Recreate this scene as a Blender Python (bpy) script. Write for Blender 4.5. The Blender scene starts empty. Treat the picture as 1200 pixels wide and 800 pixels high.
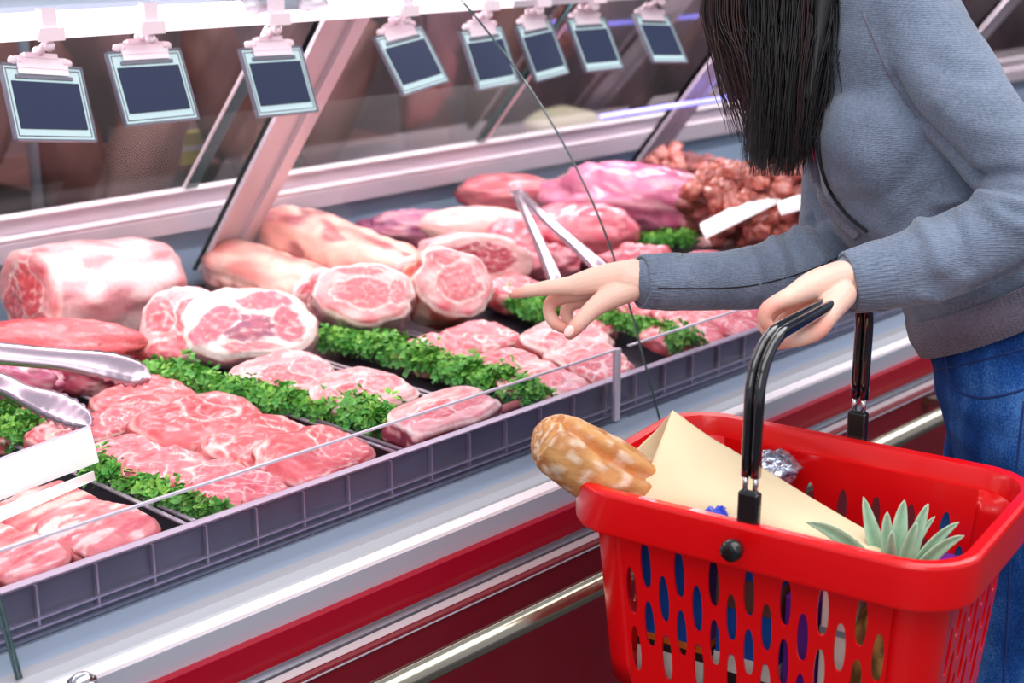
import bpy, bmesh, math, random
from mathutils import Vector, Matrix, noise, Quaternion
from mathutils.bvhtree import BVHTree

# ------------------------------------------------------------------ camera model
F = 1750.0
PIT = math.atan(508 / F)
YAW = math.atan(1711 * math.cos(PIT) / F)
H = 1.55
FW = Vector((math.cos(YAW) * math.cos(PIT), math.sin(YAW) * math.cos(PIT), -math.sin(PIT)))
RT = Vector((math.sin(YAW), -math.cos(YAW), 0))
UP = Vector((math.cos(YAW) * math.sin(PIT), math.sin(YAW) * math.sin(PIT), math.cos(PIT)))
CAM = Vector((0, 0, H))
LAT = Vector((math.cos(YAW), math.sin(YAW), 0))
def ray(x, y): return FW + RT * ((x - 600) / F) + UP * ((400 - y) / F)
def att(x, y, t): return CAM + ray(x, y) * t
def atz(x, y, z):
    r = ray(x, y); return CAM + r * ((z - H) / r.z)
def aty(x, y, Y):
    r = ray(x, y); return CAM + r * (Y / r.y)
def depth(p): return (Vector(p) - CAM).dot(FW)

SC = bpy.context.scene
COL = SC.collection
rnd = random.Random(7)
def nz(x, y, z=0.0): return noise.noise(Vector((x, y, z)))
def lin(c):
    return tuple(((v / 255) / 12.92 if v / 255 <= .04045 else ((v / 255 + .055) / 1.055) ** 2.4) for v in c)
def mix(a, b, k):
    k = max(0., min(1., k)); return tuple(a[i] * (1 - k) + b[i] * k for i in range(3))
def sst(a, b, x):
    x = max(0., min(1., (x - a) / (b - a))); return x * x * (3 - 2 * x)

# ------------------------------------------------------------------ materials
def newmat(name):
    m = bpy.data.materials.new(name); m.use_nodes = True
    nt = m.node_tree; bs = nt.nodes['Principled BSDF']
    return m, nt, bs
def plain(name, rgb, rough=.4, metal=0., coat=0., spec=.5, bump=0., bscale=50., var=0., emis=None, es=0., trans=0.):
    m, nt, bs = newmat(name)
    c = lin(rgb) + (1,)
    bs.inputs['Base Color'].default_value = c
    bs.inputs['Roughness'].default_value = rough
    bs.inputs['Metallic'].default_value = metal
    bs.inputs['Coat Weight'].default_value = coat
    bs.inputs['Coat Roughness'].default_value = .08
    bs.inputs['Specular IOR Level'].default_value = spec
    bs.inputs['Transmission Weight'].default_value = trans
    if emis:
        bs.inputs['Emission Color'].default_value = lin(emis) + (1,)
        bs.inputs['Emission Strength'].default_value = es
    if bump or var:
        tc = nt.nodes.new('ShaderNodeTexCoord'); n = nt.nodes.new('ShaderNodeTexNoise')
        n.inputs['Scale'].default_value = bscale; n.inputs['Detail'].default_value = 4
        nt.links.new(tc.outputs['Object'], n.inputs['Vector'])
        if bump:
            b = nt.nodes.new('ShaderNodeBump'); b.inputs['Strength'].default_value = bump
            b.inputs['Distance'].default_value = .004
            nt.links.new(n.outputs['Fac'], b.inputs['Height']); nt.links.new(b.outputs['Normal'], bs.inputs['Normal'])
        if var:
            r = nt.nodes.new('ShaderNodeMix'); r.data_type = 'RGBA'
            r.inputs['A'].default_value = tuple(v * (1 - var) for v in c[:3]) + (1,)
            r.inputs['B'].default_value = tuple(min(1, v * (1 + var)) for v in c[:3]) + (1,)
            nt.links.new(n.outputs['Fac'], r.inputs['Factor']); nt.links.new(r.outputs['Result'], bs.inputs['Base Color'])
    return m
def brushed(name, rgb, rough=.28, metal=.85, axis=0, lo=.75, es=0.):
    """stainless / aluminium with fine streaks along X and broad soft reflections of the shop"""
    m, nt, bs = newmat(name)
    tc = nt.nodes.new('ShaderNodeTexCoord'); mp = nt.nodes.new('ShaderNodeMapping')
    mp.inputs['Scale'].default_value = (2.0, 300, 300)
    n = nt.nodes.new('ShaderNodeTexNoise'); n.inputs['Scale'].default_value = 1.5; n.inputs['Detail'].default_value = 3
    nt.links.new(tc.outputs['Object'], mp.inputs['Vector']); nt.links.new(mp.outputs['Vector'], n.inputs['Vector'])
    mx = nt.nodes.new('ShaderNodeMix'); mx.data_type = 'RGBA'
    c = lin(rgb)
    mx.inputs['A'].default_value = tuple(v * lo for v in c) + (1,); mx.inputs['B'].default_value = c + (1,)
    nt.links.new(n.outputs['Fac'], mx.inputs['Factor']); nt.links.new(mx.outputs['Result'], bs.inputs['Base Color'])
    bs.inputs['Metallic'].default_value = metal; bs.inputs['Roughness'].default_value = rough
    return m
def attrmat(name, rough=.35, coat=.25, sss=.0, bump=.35, bscale=90., var=.12, spec=.5, fine=True, sheen=0.):
    """reads the 'col' vertex attribute, adds fine procedural mottling and bump"""
    m, nt, bs = newmat(name)
    at = nt.nodes.new('ShaderNodeAttribute'); at.attribute_name = 'col'
    tc = nt.nodes.new('ShaderNodeTexCoord')
    n = nt.nodes.new('ShaderNodeTexNoise'); n.inputs['Scale'].default_value = bscale; n.inputs['Detail'].default_value = 6; n.inputs['Roughness'].default_value = .65
    nt.links.new(tc.outputs['Object'], n.inputs['Vector'])
    mr = nt.nodes.new('ShaderNodeMapRange'); mr.inputs['From Min'].default_value = .3; mr.inputs['From Max'].default_value = .7
    mr.inputs['To Min'].default_value = 1 - var; mr.inputs['To Max'].default_value = 1 + var
    nt.links.new(n.outputs['Fac'], mr.inputs['Value'])
    vm = nt.nodes.new('ShaderNodeVectorMath'); vm.operation = 'SCALE'
    nt.links.new(at.outputs['Color'], vm.inputs[0]); nt.links.new(mr.outputs['Result'], vm.inputs['Scale'])
    nt.links.new(vm.outputs['Vector'], bs.inputs['Base Color'])
    b = nt.nodes.new('ShaderNodeBump'); b.inputs['Strength'].default_value = bump; b.inputs['Distance'].default_value = .003
    nt.links.new(n.outputs['Fac'], b.inputs['Height']); nt.links.new(b.outputs['Normal'], bs.inputs['Normal'])
    bs.inputs['Roughness'].default_value = rough; bs.inputs['Coat Weight'].default_value = coat; bs.inputs['Coat Roughness'].default_value = .15
    bs.inputs['Specular IOR Level'].default_value = spec
    if sss:
        bs.inputs['Subsurface Weight'].default_value = sss; bs.inputs['Subsurface Radius'].default_value = (1, .35, .2); bs.inputs['Subsurface Scale'].default_value = .006
    return m
def knit(name, rgb, scale=420., ribs=False, dark=.72):
    m, nt, bs = newmat(name)
    tc = nt.nodes.new('ShaderNodeTexCoord')
    n = nt.nodes.new('ShaderNodeTexNoise'); n.inputs['Scale'].default_value = 14; n.inputs['Detail'].default_value = 5
    n2 = nt.nodes.new('ShaderNodeTexNoise'); n2.inputs['Scale'].default_value = 260; n2.inputs['Detail'].default_value = 3
    w = nt.nodes.new('ShaderNodeTexWave'); w.inputs['Scale'].default_value = scale / 3; w.inputs['Distortion'].default_value = 1.2
    w.inputs['Detail'].default_value = 1; w.bands_direction = 'DIAGONAL'
    w2 = nt.nodes.new('ShaderNodeTexWave'); w2.inputs['Scale'].default_value = scale / 3; w2.inputs['Distortion'].default_value = 1.2; w2.bands_direction = 'Z'
    for q in (n, n2, w, w2): nt.links.new(tc.outputs['Object'], q.inputs['Vector'])
    c = lin(rgb)
    mx = nt.nodes.new('ShaderNodeMix'); mx.data_type = 'RGBA'
    mx.inputs['A'].default_value = tuple(v * dark for v in c) + (1,); mx.inputs['B'].default_value = tuple(min(1, v * 1.22) for v in c) + (1,)
    ad = nt.nodes.new('ShaderNodeMath'); ad.operation = 'ADD'
    nt.links.new(n.outputs['Fac'], ad.inputs[0]); nt.links.new(n2.outputs['Fac'], ad.inputs[1])
    mu = nt.nodes.new('ShaderNodeMath'); mu.operation = 'MULTIPLY'; mu.inputs[1].default_value = .5
    nt.links.new(ad.outputs[0], mu.inputs[0]); 
    mrr = nt.nodes.new('ShaderNodeMapRange'); mrr.inputs['From Min'].default_value = .35; mrr.inputs['From Max'].default_value = .65
    nt.links.new(mu.outputs[0], mrr.inputs['Value']); nt.links.new(mrr.outputs['Result'], mx.inputs['Factor'])
    nt.links.new(mx.outputs['Result'], bs.inputs['Base Color'])
    a2 = nt.nodes.new('ShaderNodeMath'); a2.operation = 'MULTIPLY'
    nt.links.new(w.outputs['Fac'], a2.inputs[0]); nt.links.new(w2.outputs['Fac'], a2.inputs[1])
    b = nt.nodes.new('ShaderNodeBump'); b.inputs['Strength'].default_value = .5; b.inputs['Distance'].default_value = .0015
    nt.links.new(a2.outputs[0], b.inputs['Height']); nt.links.new(b.outputs['Normal'], bs.inputs['Normal'])
    bs.inputs['Roughness'].default_value = .9; bs.inputs['Specular IOR Level'].default_value = .15
    bs.inputs['Sheen Weight'].default_value = .35; bs.inputs['Sheen Roughness'].default_value = .4
    return m
def glassmat(name, tint=(255, 255, 255), refl=.06, fres=1.25, rough=.02, k=.8):
    m = bpy.data.materials.new(name); m.use_nodes = True; nt = m.node_tree; nt.nodes.clear()
    o = nt.nodes.new('ShaderNodeOutputMaterial'); tr = nt.nodes.new('ShaderNodeBsdfTransparent'); gl = nt.nodes.new('ShaderNodeBsdfGlossy')
    tr.inputs['Color'].default_value = lin(tint) + (1,); gl.inputs['Roughness'].default_value = rough
    fr = nt.nodes.new('ShaderNodeFresnel'); fr.inputs['IOR'].default_value = fres
    mu = nt.nodes.new('ShaderNodeMath'); mu.operation = 'MULTIPLY_ADD'; mu.inputs[1].default_value = k; mu.inputs[2].default_value = refl
    nt.links.new(fr.outputs[0], mu.inputs[0])
    mx = nt.nodes.new('ShaderNodeMixShader'); nt.links.new(mu.outputs[0], mx.inputs[0])
    nt.links.new(tr.outputs[0], mx.inputs[1]); nt.links.new(gl.outputs[0], mx.inputs[2]); nt.links.new(mx.outputs[0], o.inputs['Surface'])
    return m

M = {}
M['meat'] = attrmat('raw_meat', rough=.34, coat=.3, bump=.45, bscale=120, var=.16)
M['meat_wet'] = attrmat('raw_meat_wet', rough=.25, coat=.5, bump=.35, bscale=70, var=.14)
M['mince'] = attrmat('raw_meat_coarse', rough=.4, coat=.3, bump=1., bscale=160, var=.3)
M['crust'] = attrmat('bread_crust', rough=.6, coat=0, bump=.7, bscale=70, var=.14, spec=.3)
M['leaf'] = attrmat('parsley_leaf', rough=.5, coat=.0, bump=.2, bscale=200, var=.2)
M['pineleaf'] = attrmat('pineapple_leaf', rough=.5, coat=.0, bump=.2, bscale=60, var=.1, spec=.3)
M['skin'] = attrmat('skin', rough=.5, coat=0, bump=.12, bscale=220, var=.03, sss=.12, spec=.35)
M['stainless'] = brushed('stainless_steel', (196, 200, 214), rough=.32, metal=.35, lo=.88)
M['sill'] = brushed('sill_steel', (166, 182, 204), rough=.38, metal=.35, lo=.9)
M['cream'] = brushed('cream_bevel', (188, 190, 196), rough=.35, metal=.4, lo=.92)
M['chrome'] = plain('chrome', (225, 225, 225), rough=.12, metal=1)
M['tube'] = brushed('bumper_tube_metal', (190, 184, 165), rough=.2, metal=.95)
M['redpanel'] = plain('red_enamel', (158, 0, 32), rough=.4, coat=.1, spec=.3)
M['redpanel2'] = plain('dark_red_enamel', (128, 14, 30), rough=.35, coat=.15)
M['dark'] = plain('dark_gap', (30, 22, 30), rough=.6)
M['pinkalu'] = brushed('anodised_aluminium', (224, 212, 222), rough=.4, metal=.25, lo=.9)
M['alu_edge'] = plain('pale_seal', (248, 236, 240), rough=.35)
M['bluewall'] = plain('blue_grey_liner', (150, 172, 196), rough=.45, metal=.2, var=.15, bscale=8)
M['tray'] = plain('dark_tray', (62, 58, 66), rough=.35, metal=.5)
M['traylip'] = brushed('tray_lip_metal', (205, 190, 205), rough=.3, metal=.6)
M['grille'] = plain('grille_plate', (112, 114, 130), rough=.3, metal=.45, var=.25, bscale=12)
M['wire'] = plain('grille_wire', (190, 180, 195), rough=.3, metal=.7)
M['lamp'] = plain('lamp_tube_glow', (255, 250, 255), emis=(255, 240, 252), es=3)
M['railglow'] = plain('price_rail_glow', (255, 246, 250), rough=.4, emis=(255, 236, 246), es=.75)  # bright white of the rail is put in as emission
M['whiteglow'] = plain('white_plastic_glow', (250, 250, 250), rough=.3, emis=(255, 255, 255), es=.35)  # white with added glow for the reflection stand-ins; shoe soles share it
M['pinkclip'] = plain('pale_pink_plastic', (246, 226, 234), rough=.35, coat=.3)
M['canopy'] = plain('canopy_grey', (128, 142, 152), rough=.5)
M['tagframe'] = plain('tag_frame_dark', (98, 96, 112), rough=.35)
M['tagpaper'] = plain('tag_card_pale', (192, 220, 222), rough=.5)
M['tagblack'] = plain('tag_panel_navy', (40, 50, 78), rough=.6, spec=.2)
M['bluelamp'] = plain('blue_lamp_glow', (150, 150, 255), emis=(140, 140, 255), es=2.2)
M['glass'] = glassmat('clear_glass', refl=.006, fres=1.12, k=.4)
M['rearglass'] = glassmat('rear_glass', tint=(248, 246, 248), refl=.008, fres=1.12, k=.4)
M['acryl'] = glassmat('clear_acrylic', tint=(250, 247, 252), refl=.02, fres=1.12)
M['glassedge'] = plain('glass_edge_teal', (40, 70, 72), rough=.15, coat=.5)
M['acryledge'] = plain('acrylic_edge', (205, 195, 210), rough=.3)
M['basket'] = plain('red_plastic', (222, 8, 14), rough=.26, coat=.25, spec=.5)
M['black'] = plain('black_plastic', (20, 20, 22), rough=.25, coat=.4)
M['blackgloss'] = plain('black_gloss_plastic', (14, 14, 18), rough=.08, coat=1)
M['paper'] = plain('brown_paper', (226, 206, 170), rough=.75, bump=.25, bscale=18, var=.05, spec=.2)
M['sweater'] = knit('grey_knit', (112, 124, 144))
M['band'] = knit('mauve_knit', (112, 106, 122))
M['jeans'] = plain('denim', (30, 84, 164), rough=.85, bump=.5, bscale=260, var=.35, spec=.2)
def denim():
    m, nt, bs = newmat('denim_faded'); tc = nt.nodes.new('ShaderNodeTexCoord')
    mp = nt.nodes.new('ShaderNodeMapping'); mp.inputs['Scale'].default_value = (1, 1, .45); nt.links.new(tc.outputs['Object'], mp.inputs['Vector'])
    a = nt.nodes.new('ShaderNodeTexNoise'); a.inputs['Scale'].default_value = 16; a.inputs['Detail'].default_value = 6
    b = nt.nodes.new('ShaderNodeTexNoise'); b.inputs['Scale'].default_value = 420; b.inputs['Detail'].default_value = 2
    nt.links.new(mp.outputs['Vector'], a.inputs['Vector']); nt.links.new(tc.outputs['Object'], b.inputs['Vector'])
    ad = nt.nodes.new('ShaderNodeMath'); ad.operation = 'MULTIPLY_ADD'; ad.inputs[1].default_value = .45; nt.links.new(b.outputs['Fac'], ad.inputs[0]); nt.links.new(a.outputs['Fac'], ad.inputs[2])
    cr = nt.nodes.new('ShaderNodeValToRGB'); e = cr.color_ramp.elements; e[0].position = .55; e[0].color = lin((14, 46, 102)) + (1,); e[1].position = .95; e[1].color = lin((74, 128, 196)) + (1,)
    q = e.new(.74); q.color = lin((30, 78, 150)) + (1,)
    nt.links.new(ad.outputs[0], cr.inputs['Fac']); nt.links.new(cr.outputs['Color'], bs.inputs['Base Color'])
    bu = nt.nodes.new('ShaderNodeBump'); bu.inputs['Strength'].default_value = .5; bu.inputs['Distance'].default_value = .002
    nt.links.new(ad.outputs[0], bu.inputs['Height']); nt.links.new(bu.outputs['Normal'], bs.inputs['Normal']); bs.inputs['Roughness'].default_value = .9; bs.inputs['Specular IOR Level'].default_value = .15
    return m
M['jeans'] = denim()
M['jeansdark'] = plain('denim_seam', (20, 50, 112), rough=.85)
M['hair'] = plain('black_hair', (13, 9, 13), rough=.42, spec=.35)
M['hairbrown'] = plain('dark_brown_hair', (46, 18, 20), rough=.42, spec=.35)
M['pink'] = plain('pink_trim', (190, 30, 80), rough=.6)
M['shirt'] = plain('black_shirt', (22, 16, 26), rough=.8)
M['blue'] = plain('blue_foil', (36, 60, 190), rough=.25, coat=.6, bump=.9, bscale=35)
M['bluebox'] = plain('blue_carton', (10, 80, 170), rough=.35)
M['purple'] = plain('purple_carton', (92, 36, 140), rough=.35)
M['whitebox'] = plain('white_carton', (222, 222, 214), rough=.5)
M['foil'] = plain('silver_foil', (190, 195, 215), rough=.2, metal=.8, bump=1., bscale=60)
M['orange'] = plain('orange_print', (225, 110, 30), rough=.4)
M['tile'] = plain('floor_tile', (58, 54, 58), rough=.35, var=.2, bscale=3)
M['shoe'] = plain('shoe_canvas', (225, 225, 225), rough=.8)
M['ham'] = plain('cured_ham', (106, 68, 62), rough=.55, var=.4, bscale=9)
M['cheese'] = plain('pale_cheese', (214, 208, 176), rough=.6, var=.1, bscale=8)
M['yellow'] = plain('yellow_packet', (200, 190, 80), rough=.5)
def wallmat():
    m, nt, bs = newmat('blotchy_back_wall')
    tc = nt.nodes.new('ShaderNodeTexCoord'); n = nt.nodes.new('ShaderNodeTexNoise'); n.inputs['Scale'].default_value = 3.2; n.inputs['Detail'].default_value = 3
    nt.links.new(tc.outputs['Object'], n.inputs['Vector'])
    cr = nt.nodes.new('ShaderNodeValToRGB'); nt.links.new(n.outputs['Fac'], cr.inputs['Fac'])
    e = cr.color_ramp.elements
    e[0].position = .36; e[0].color = lin((70, 62, 62)) + (1,); e[1].position = .66; e[1].color = lin((140, 108, 110)) + (1,)
    q = e.new(.5); q.color = lin((98, 78, 80)) + (1,)
    nt.links.new(cr.outputs['Color'], bs.inputs['Base Color']); bs.inputs['Roughness'].default_value = .7
    return m
M['backwall'] = wallmat()

# ------------------------------------------------------------------ object helpers
def mesh(name, V, Fc, mat, parent=None, smooth=True, cols=None, matidx=None):
    me = bpy.data.meshes.new(name); me.from_pydata([tuple(v) for v in V], [], Fc); me.update()
    mats = mat if isinstance(mat, (list, tuple)) else [mat]
    for m in mats: me.materials.append(m)
    if matidx:
        me.polygons.foreach_set('material_index', matidx)
    if smooth: me.polygons.foreach_set('use_smooth', [True] * len(me.polygons))
    if cols:
        a = me.color_attributes.new('col', 'FLOAT_COLOR', 'POINT')
        flat = []
        for c in cols: flat += [c[0], c[1], c[2], 1.]
        a.data.foreach_set('color', flat)
    o = bpy.data.objects.new(name, me); COL.objects.link(o)
    if parent: o.parent = parent
    return o
def fixnormals(o):
    bm = bmesh.new(); bm.from_mesh(o.data); bmesh.ops.recalc_face_normals(bm, faces=bm.faces[:]); bm.to_mesh(o.data); bm.free(); return o
def tag(o, label, cat, group=None, kind=None):
    o['label'] = label; o['category'] = cat
    if group: o['group'] = group
    if kind: o['kind'] = kind
    return o
def struct(o, kind='structure'): o['kind'] = kind; return o
def thing(name, label, cat, loc=(0, 0, 0), group=None):
    o = bpy.data.objects.new(name, None); COL.objects.link(o); o.location = loc; o.empty_display_size = .05
    return tag(o, label, cat, group)
def under(o, root):
    """keep a world-space mesh in place under an Empty with a location"""
    o.parent = root; o.matrix_parent_inverse = Matrix.LocRotScale(root.location, root.rotation_euler, None).inverted(); return o
class MB:
    def __init__(s): s.v = []; s.f = []; s.c = []; s.mi = []
    def add(s, V, Fc, c=None, mi=0):
        k = len(s.v); s.v += [Vector(v) for v in V]; s.f += [tuple(i + k for i in f) for f in Fc]
        s.mi += [mi] * len(Fc)
        if c is not None: s.c += c if isinstance(c, list) else [c] * len(V)
    def box(s, a, b, mat=None, c=None, mi=0):
        x0, y0, z0 = a; x1, y1, z1 = b
        V = [Vector(p) for p in ((x0, y0, z0), (x1, y0, z0), (x1, y1, z0), (x0, y1, z0), (x0, y0, z1), (x1, y0, z1), (x1, y1, z1), (x0, y1, z1))]
        if mat: V = [mat @ v for v in V]
        s.add(V, [(0, 3, 2, 1), (4, 5, 6, 7), (0, 1, 5, 4), (1, 2, 6, 5), (2, 3, 7, 6), (3, 0, 4, 7)], c, mi)
    def prism(s, prof, x0, x1, mi=0, closed=True):
        """profile [(y,z)] extruded along X"""
        n = len(prof); V = [(x0, y, z) for y, z in prof] + [(x1, y, z) for y, z in prof]
        Fc = [(i, (i + 1) % n, n + (i + 1) % n, n + i) for i in range(n if closed else n - 1)]
        if closed: Fc += [tuple(range(n))[::-1], tuple(range(n, 2 * n))]
        s.add(V, Fc, None, mi)
    def tube(s, pts, rad, n=12, cap=True, ax=None, c=None, mi=0, flat=None):
        """pts: Vectors; rad: list of r or (r1,r2) with ax: fixed first axis"""
        pts = [Vector(p) for p in pts]; N = len(pts)
        if not isinstance(rad, list): rad = [rad] * N
        V = []; prev = None
        for i in range(N):
            d = (pts[min(i + 1, N - 1)] - pts[max(i - 1, 0)]).normalized()
            if ax is not None:
                a = Vector(ax[i] if isinstance(ax, list) else ax); a = (a - d * a.dot(d)).normalized()
            else:
                if prev is None:
                    a = Vector((0, 0, 1)) if abs(d.z) < .9 else Vector((1, 0, 0))
                else: a = prev
                a = (a - d * a.dot(d)).normalized(); prev = a
            b = d.cross(a)
            r = rad[i]; r1, r2 = (r if isinstance(r, (tuple, list)) else (r, r))
            for k in range(n):
                th = 2 * math.pi * k / n
                V.append(pts[i] + a * (math.cos(th) * r1) + b * (math.sin(th) * r2))
        Fc = [(i * n + k, i * n + (k + 1) % n, (i + 1) * n + (k + 1) % n, (i + 1) * n + k) for i in range(N - 1) for k in range(n)]
        if cap: Fc += [tuple(range(n))[::-1], tuple(range((N - 1) * n, N * n))]
        s.add(V, Fc, c, mi)
    def sphere(s, ctr, r, nu=14, nv=9, mat=None, c=None, mi=0):
        r = r if isinstance(r, (tuple, list)) else (r, r, r)
        V = [Vector((0, 0, r[2]))]
        for j in range(1, nv):
            ph = math.pi * j / nv
            for k in range(nu):
                th = 2 * math.pi * k / nu; V.append(Vector((r[0] * math.sin(ph) * math.cos(th), r[1] * math.sin(ph) * math.sin(th), r[2] * math.cos(ph))))
        V.append(Vector((0, 0, -r[2]))); e = len(V) - 1
        Fc = [(0, 1 + k, 1 + (k + 1) % nu) for k in range(nu)]
        for j in range(nv - 2):
            for k in range(nu):
                a = 1 + j * nu; Fc.append((a + k, a + nu + k, a + nu + (k + 1) % nu, a + (k + 1) % nu))
        a = 1 + (nv - 2) * nu; Fc += [(a + k, e, a + (k + 1) % nu) for k in range(nu)]
        if mat is not None: V = [mat.to_3x3() @ v for v in V]
        s.add([v + Vector(ctr) for v in V], Fc, c, mi)
    def build(s, name, mat, parent=None, smooth=False, world=None):
        o = mesh(name, s.v, s.f, mat, None, smooth, s.c if s.c else None, s.mi if isinstance(mat, (list, tuple)) else None)
        if parent: 
            under(o, parent)
        return o
def catmull(P, n=6):
    """smooth a list of tuples (any dimension)"""
    out = []; N = len(P)
    for i in range(N - 1):
        p0, p1, p2, p3 = P[max(i - 1, 0)], P[i], P[i + 1], P[min(i + 2, N - 1)]
        for k in range(n):
            t = k / n
            out.append(tuple(.5 * (2 * b + (c - a) * t + (2 * a - 5 * b + 4 * c - d) * t * t + (3 * b - a - 3 * c + d) * t ** 3) for a, b, c, d in zip(p0, p1, p2, p3)))
    out.append(tuple(P[-1])); return out
def remeshed(mb, name, mat, voxel, smooth=6, fac=.5, parent=None, colfn=None, disp=None):
    me = bpy.data.meshes.new('tmp'); me.from_pydata([tuple(v) for v in mb.v], [], mb.f); me.update()
    o = bpy.data.objects.new('tmp', me); COL.objects.link(o)
    bm = bmesh.new(); bm.from_mesh(me); bmesh.ops.recalc_face_normals(bm, faces=bm.faces[:]); bm.to_mesh(me); bm.free()
    r = o.modifiers.new('r', 'REMESH'); r.mode = 'VOXEL'; r.voxel_size = voxel
    if smooth:
        s = o.modifiers.new('s', 'SMOOTH'); s.iterations = smooth; s.factor = fac
    dg = bpy.context.evaluated_depsgraph_get(); dg.update()
    nm = bpy.data.meshes.new_from_object(o.evaluated_get(dg)); nm.name = name
    bpy.data.objects.remove(o); 
    if disp:
        nrm = [v.normal.copy() for v in nm.vertices]
        for v, nn in zip(nm.vertices, nrm): v.co = v.co + nn * disp(v.co)
        nm.update()
    nm.materials.clear(); nm.materials.append(mat)
    nm.polygons.foreach_set('use_smooth', [True] * len(nm.polygons))
    if colfn:
        a = nm.color_attributes.new('col', 'FLOAT_COLOR', 'POINT'); fl = []
        for v in nm.vertices:
            c = colfn(v.co); fl += [c[0], c[1], c[2], 1.]
        a.data.foreach_set('color', fl)
    ob = bpy.data.objects.new(name, nm); COL.objects.link(ob)
    if parent: under(ob, parent)
    return ob

# ------------------------------------------------------------------ room and lights
X0, X1 = -.9, 7.5
fl = MB(); fl.box((-3, -3, -.02), (9, 6, 0)); struct(fl.build('floor', M['tile']))
bw = MB(); bw.box((-2, 3.75, 0), (9, 3.8, 3.2)); struct(bw.build('wall_back', M['backwall']))
bw = MB(); bw.box((8.95, -3, 0), (9, 3.75, 3.2)); struct(bw.build('wall_right', M['backwall']))

# ------------------------------------------------------------------ counter
DK = .872
ctr = thing('display_counter', 'long refrigerated butcher display counter with stainless front and red stripes', 'counter', (1.5, 1.7, 0))
def cprism(name, prof, mat, a=X0, b=X1):
    m = MB(); m.prism(prof, a, b); return m.build(name, mat, ctr)
cprism('sill', [(1.285, .83), (1.285, .85), (1.222, .85), (1.222, .83)], M['sill'])
cprism('bevel_strip', [(1.222, .85), (1.205, .8495), (1.193, .845), (1.1915, .843), (1.1915, .83), (1.222, .83)], M['cream'])
cprism('bright_trim', [(1.1965, .842), (1.187, .8435), (1.181, .838), (1.1805, .834), (1.19, .834)], M['alu_edge'])
cprism('front_panel', [(1.18, .834), (1.179, .806), (1.2, .806), (1.2, .834)], M['stainless'])
cprism('red_stripe', [(1.168, .808), (1.168, .772), (1.2, .772), (1.2, .808)], M['redpanel'])
cprism('lower_moulding', [(1.168, .782), (1.176, .781), (1.181, .776), (1.18, .762), (1.176, .757), (1.181, .750), (1.184, .744), (1.180, .739), (1.165, .738), (1.2, .738), (1.2, .782)], M['stainless'])
cprism('moulding_bead', [(1.1775, .752), (1.1765, .743), (1.181, .737), (1.186, .741)], M['alu_edge'])
cprism('kick_panel', [(1.168, .742), (1.168, .12), (1.22, .12), (1.22, .742)], M['redpanel2'])
cprism('plinth', [(1.26, .12), (1.26, 0), (2.2, 0), (2.2, .12)], M['dark'])
tb = MB(); tb.tube([(X0, 1.105, .727), (X1, 1.105, .727)], .0145, 20); tb.build('bumper_tube', M['tube'], ctr, True)
cprism('cabinet_body', [(1.22, .12), (1.22, .80), (2.32, .80), (2.32, .12)], M['dark'])
for i in range(12):
    x = X0 + .4 + i * .7
    b = MB(); b.box((x - .012, 1.11, .72), (x + .012, 1.168, .734)); b.build('tube_bracket', M['tube'], ctr)
# deck, liner
cprism('deck', [(1.285, .845), (1.285, .868), (2.26, .868), (2.26, .845)], M['tray'])
cprism('rear_liner', [(2.262, .868), (2.262, 1.0), (2.29, 1.0), (2.29, .868)], M['bluewall'])
# ventilation grille along the front of the trays
g = MB(); g.box((X0, 1.279, .8505), (X1, 1.285, .905)); g.build('grille_plate', M['grille'], ctr)
g = MB(); 
for z in (.858, .868): g.box((X0, 1.270, z), (X1, 1.274, z + .0022))
k = 0; x = X0
while x < X1:
    g.box((x, 1.2725, .856), (x + .0025, 1.2785, .904)); x += .068
g.build('grille_wires', M['wire'], ctr)
cprism('tray_rail', [(1.276, .9045), (1.276, .9068), (1.284, .9088), (1.287, .9080), (1.287, .9045)], M['traylip'])
# rear frame
cprism('rear_rail_lower', [(2.235, .990), (2.228, 1.022), (2.26, 1.032), (2.30, 1.022), (2.30, .990)], M['pinkalu'])
cprism('rear_rail_bead', [(2.230, 1.022), (2.224, 1.030), (2.232, 1.036), (2.25, 1.034)], M['alu_edge'])
cprism('rear_rail_upper', [(2.238, 1.036), (2.222, 1.062), (2.24, 1.068), (2.275, 1.060), (2.285, 1.036)], M['pinkalu'])
cprism('rear_seal', [(2.224, 1.062), (2.216, 1.067), (2.232, 1.072), (2.24, 1.066)], M['alu_edge'])
# sloping posts
def slope(z): return 2.25 - (z - .93) / (1.40 - .93) * .38
for px in (-.05, 1.59, 2.80, 4.1, 5.5):
    p = MB()
    for (dx0, dx1, dy, mi) in ((-.052, .052, 0, 0), (.012, .03, -.012, 0), (-.052, -.046, -.01, 0)):
        zb, zt = .915, 1.405
        a = slope(zb) - .03 + dy; b = slope(zt) - .03 + dy
        V = [(px + dx0, a, zb), (px + dx1, a, zb), (px + dx1, a + .014 - dy, zb), (px + dx0, a + .014 - dy, zb), (px + dx0, b, zt), (px + dx1, b, zt), (px + dx1, b + .014 - dy, zt), (px + dx0, b + .014 - dy, zt)]
        p.add(V, [(0, 3, 2, 1), (4, 5, 6, 7), (0, 1, 5, 4), (1, 2, 6, 5), (2, 3, 7, 6), (3, 0, 4, 7)])
    po = p.build('post', M['pinkalu'], ctr)
    s = MB()
    for dx in (-.03, -.005): s.sphere((px + dx, slope(.94) - .034, .945), .006)
    so = s.build('screw', M['chrome'], po, True)
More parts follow.
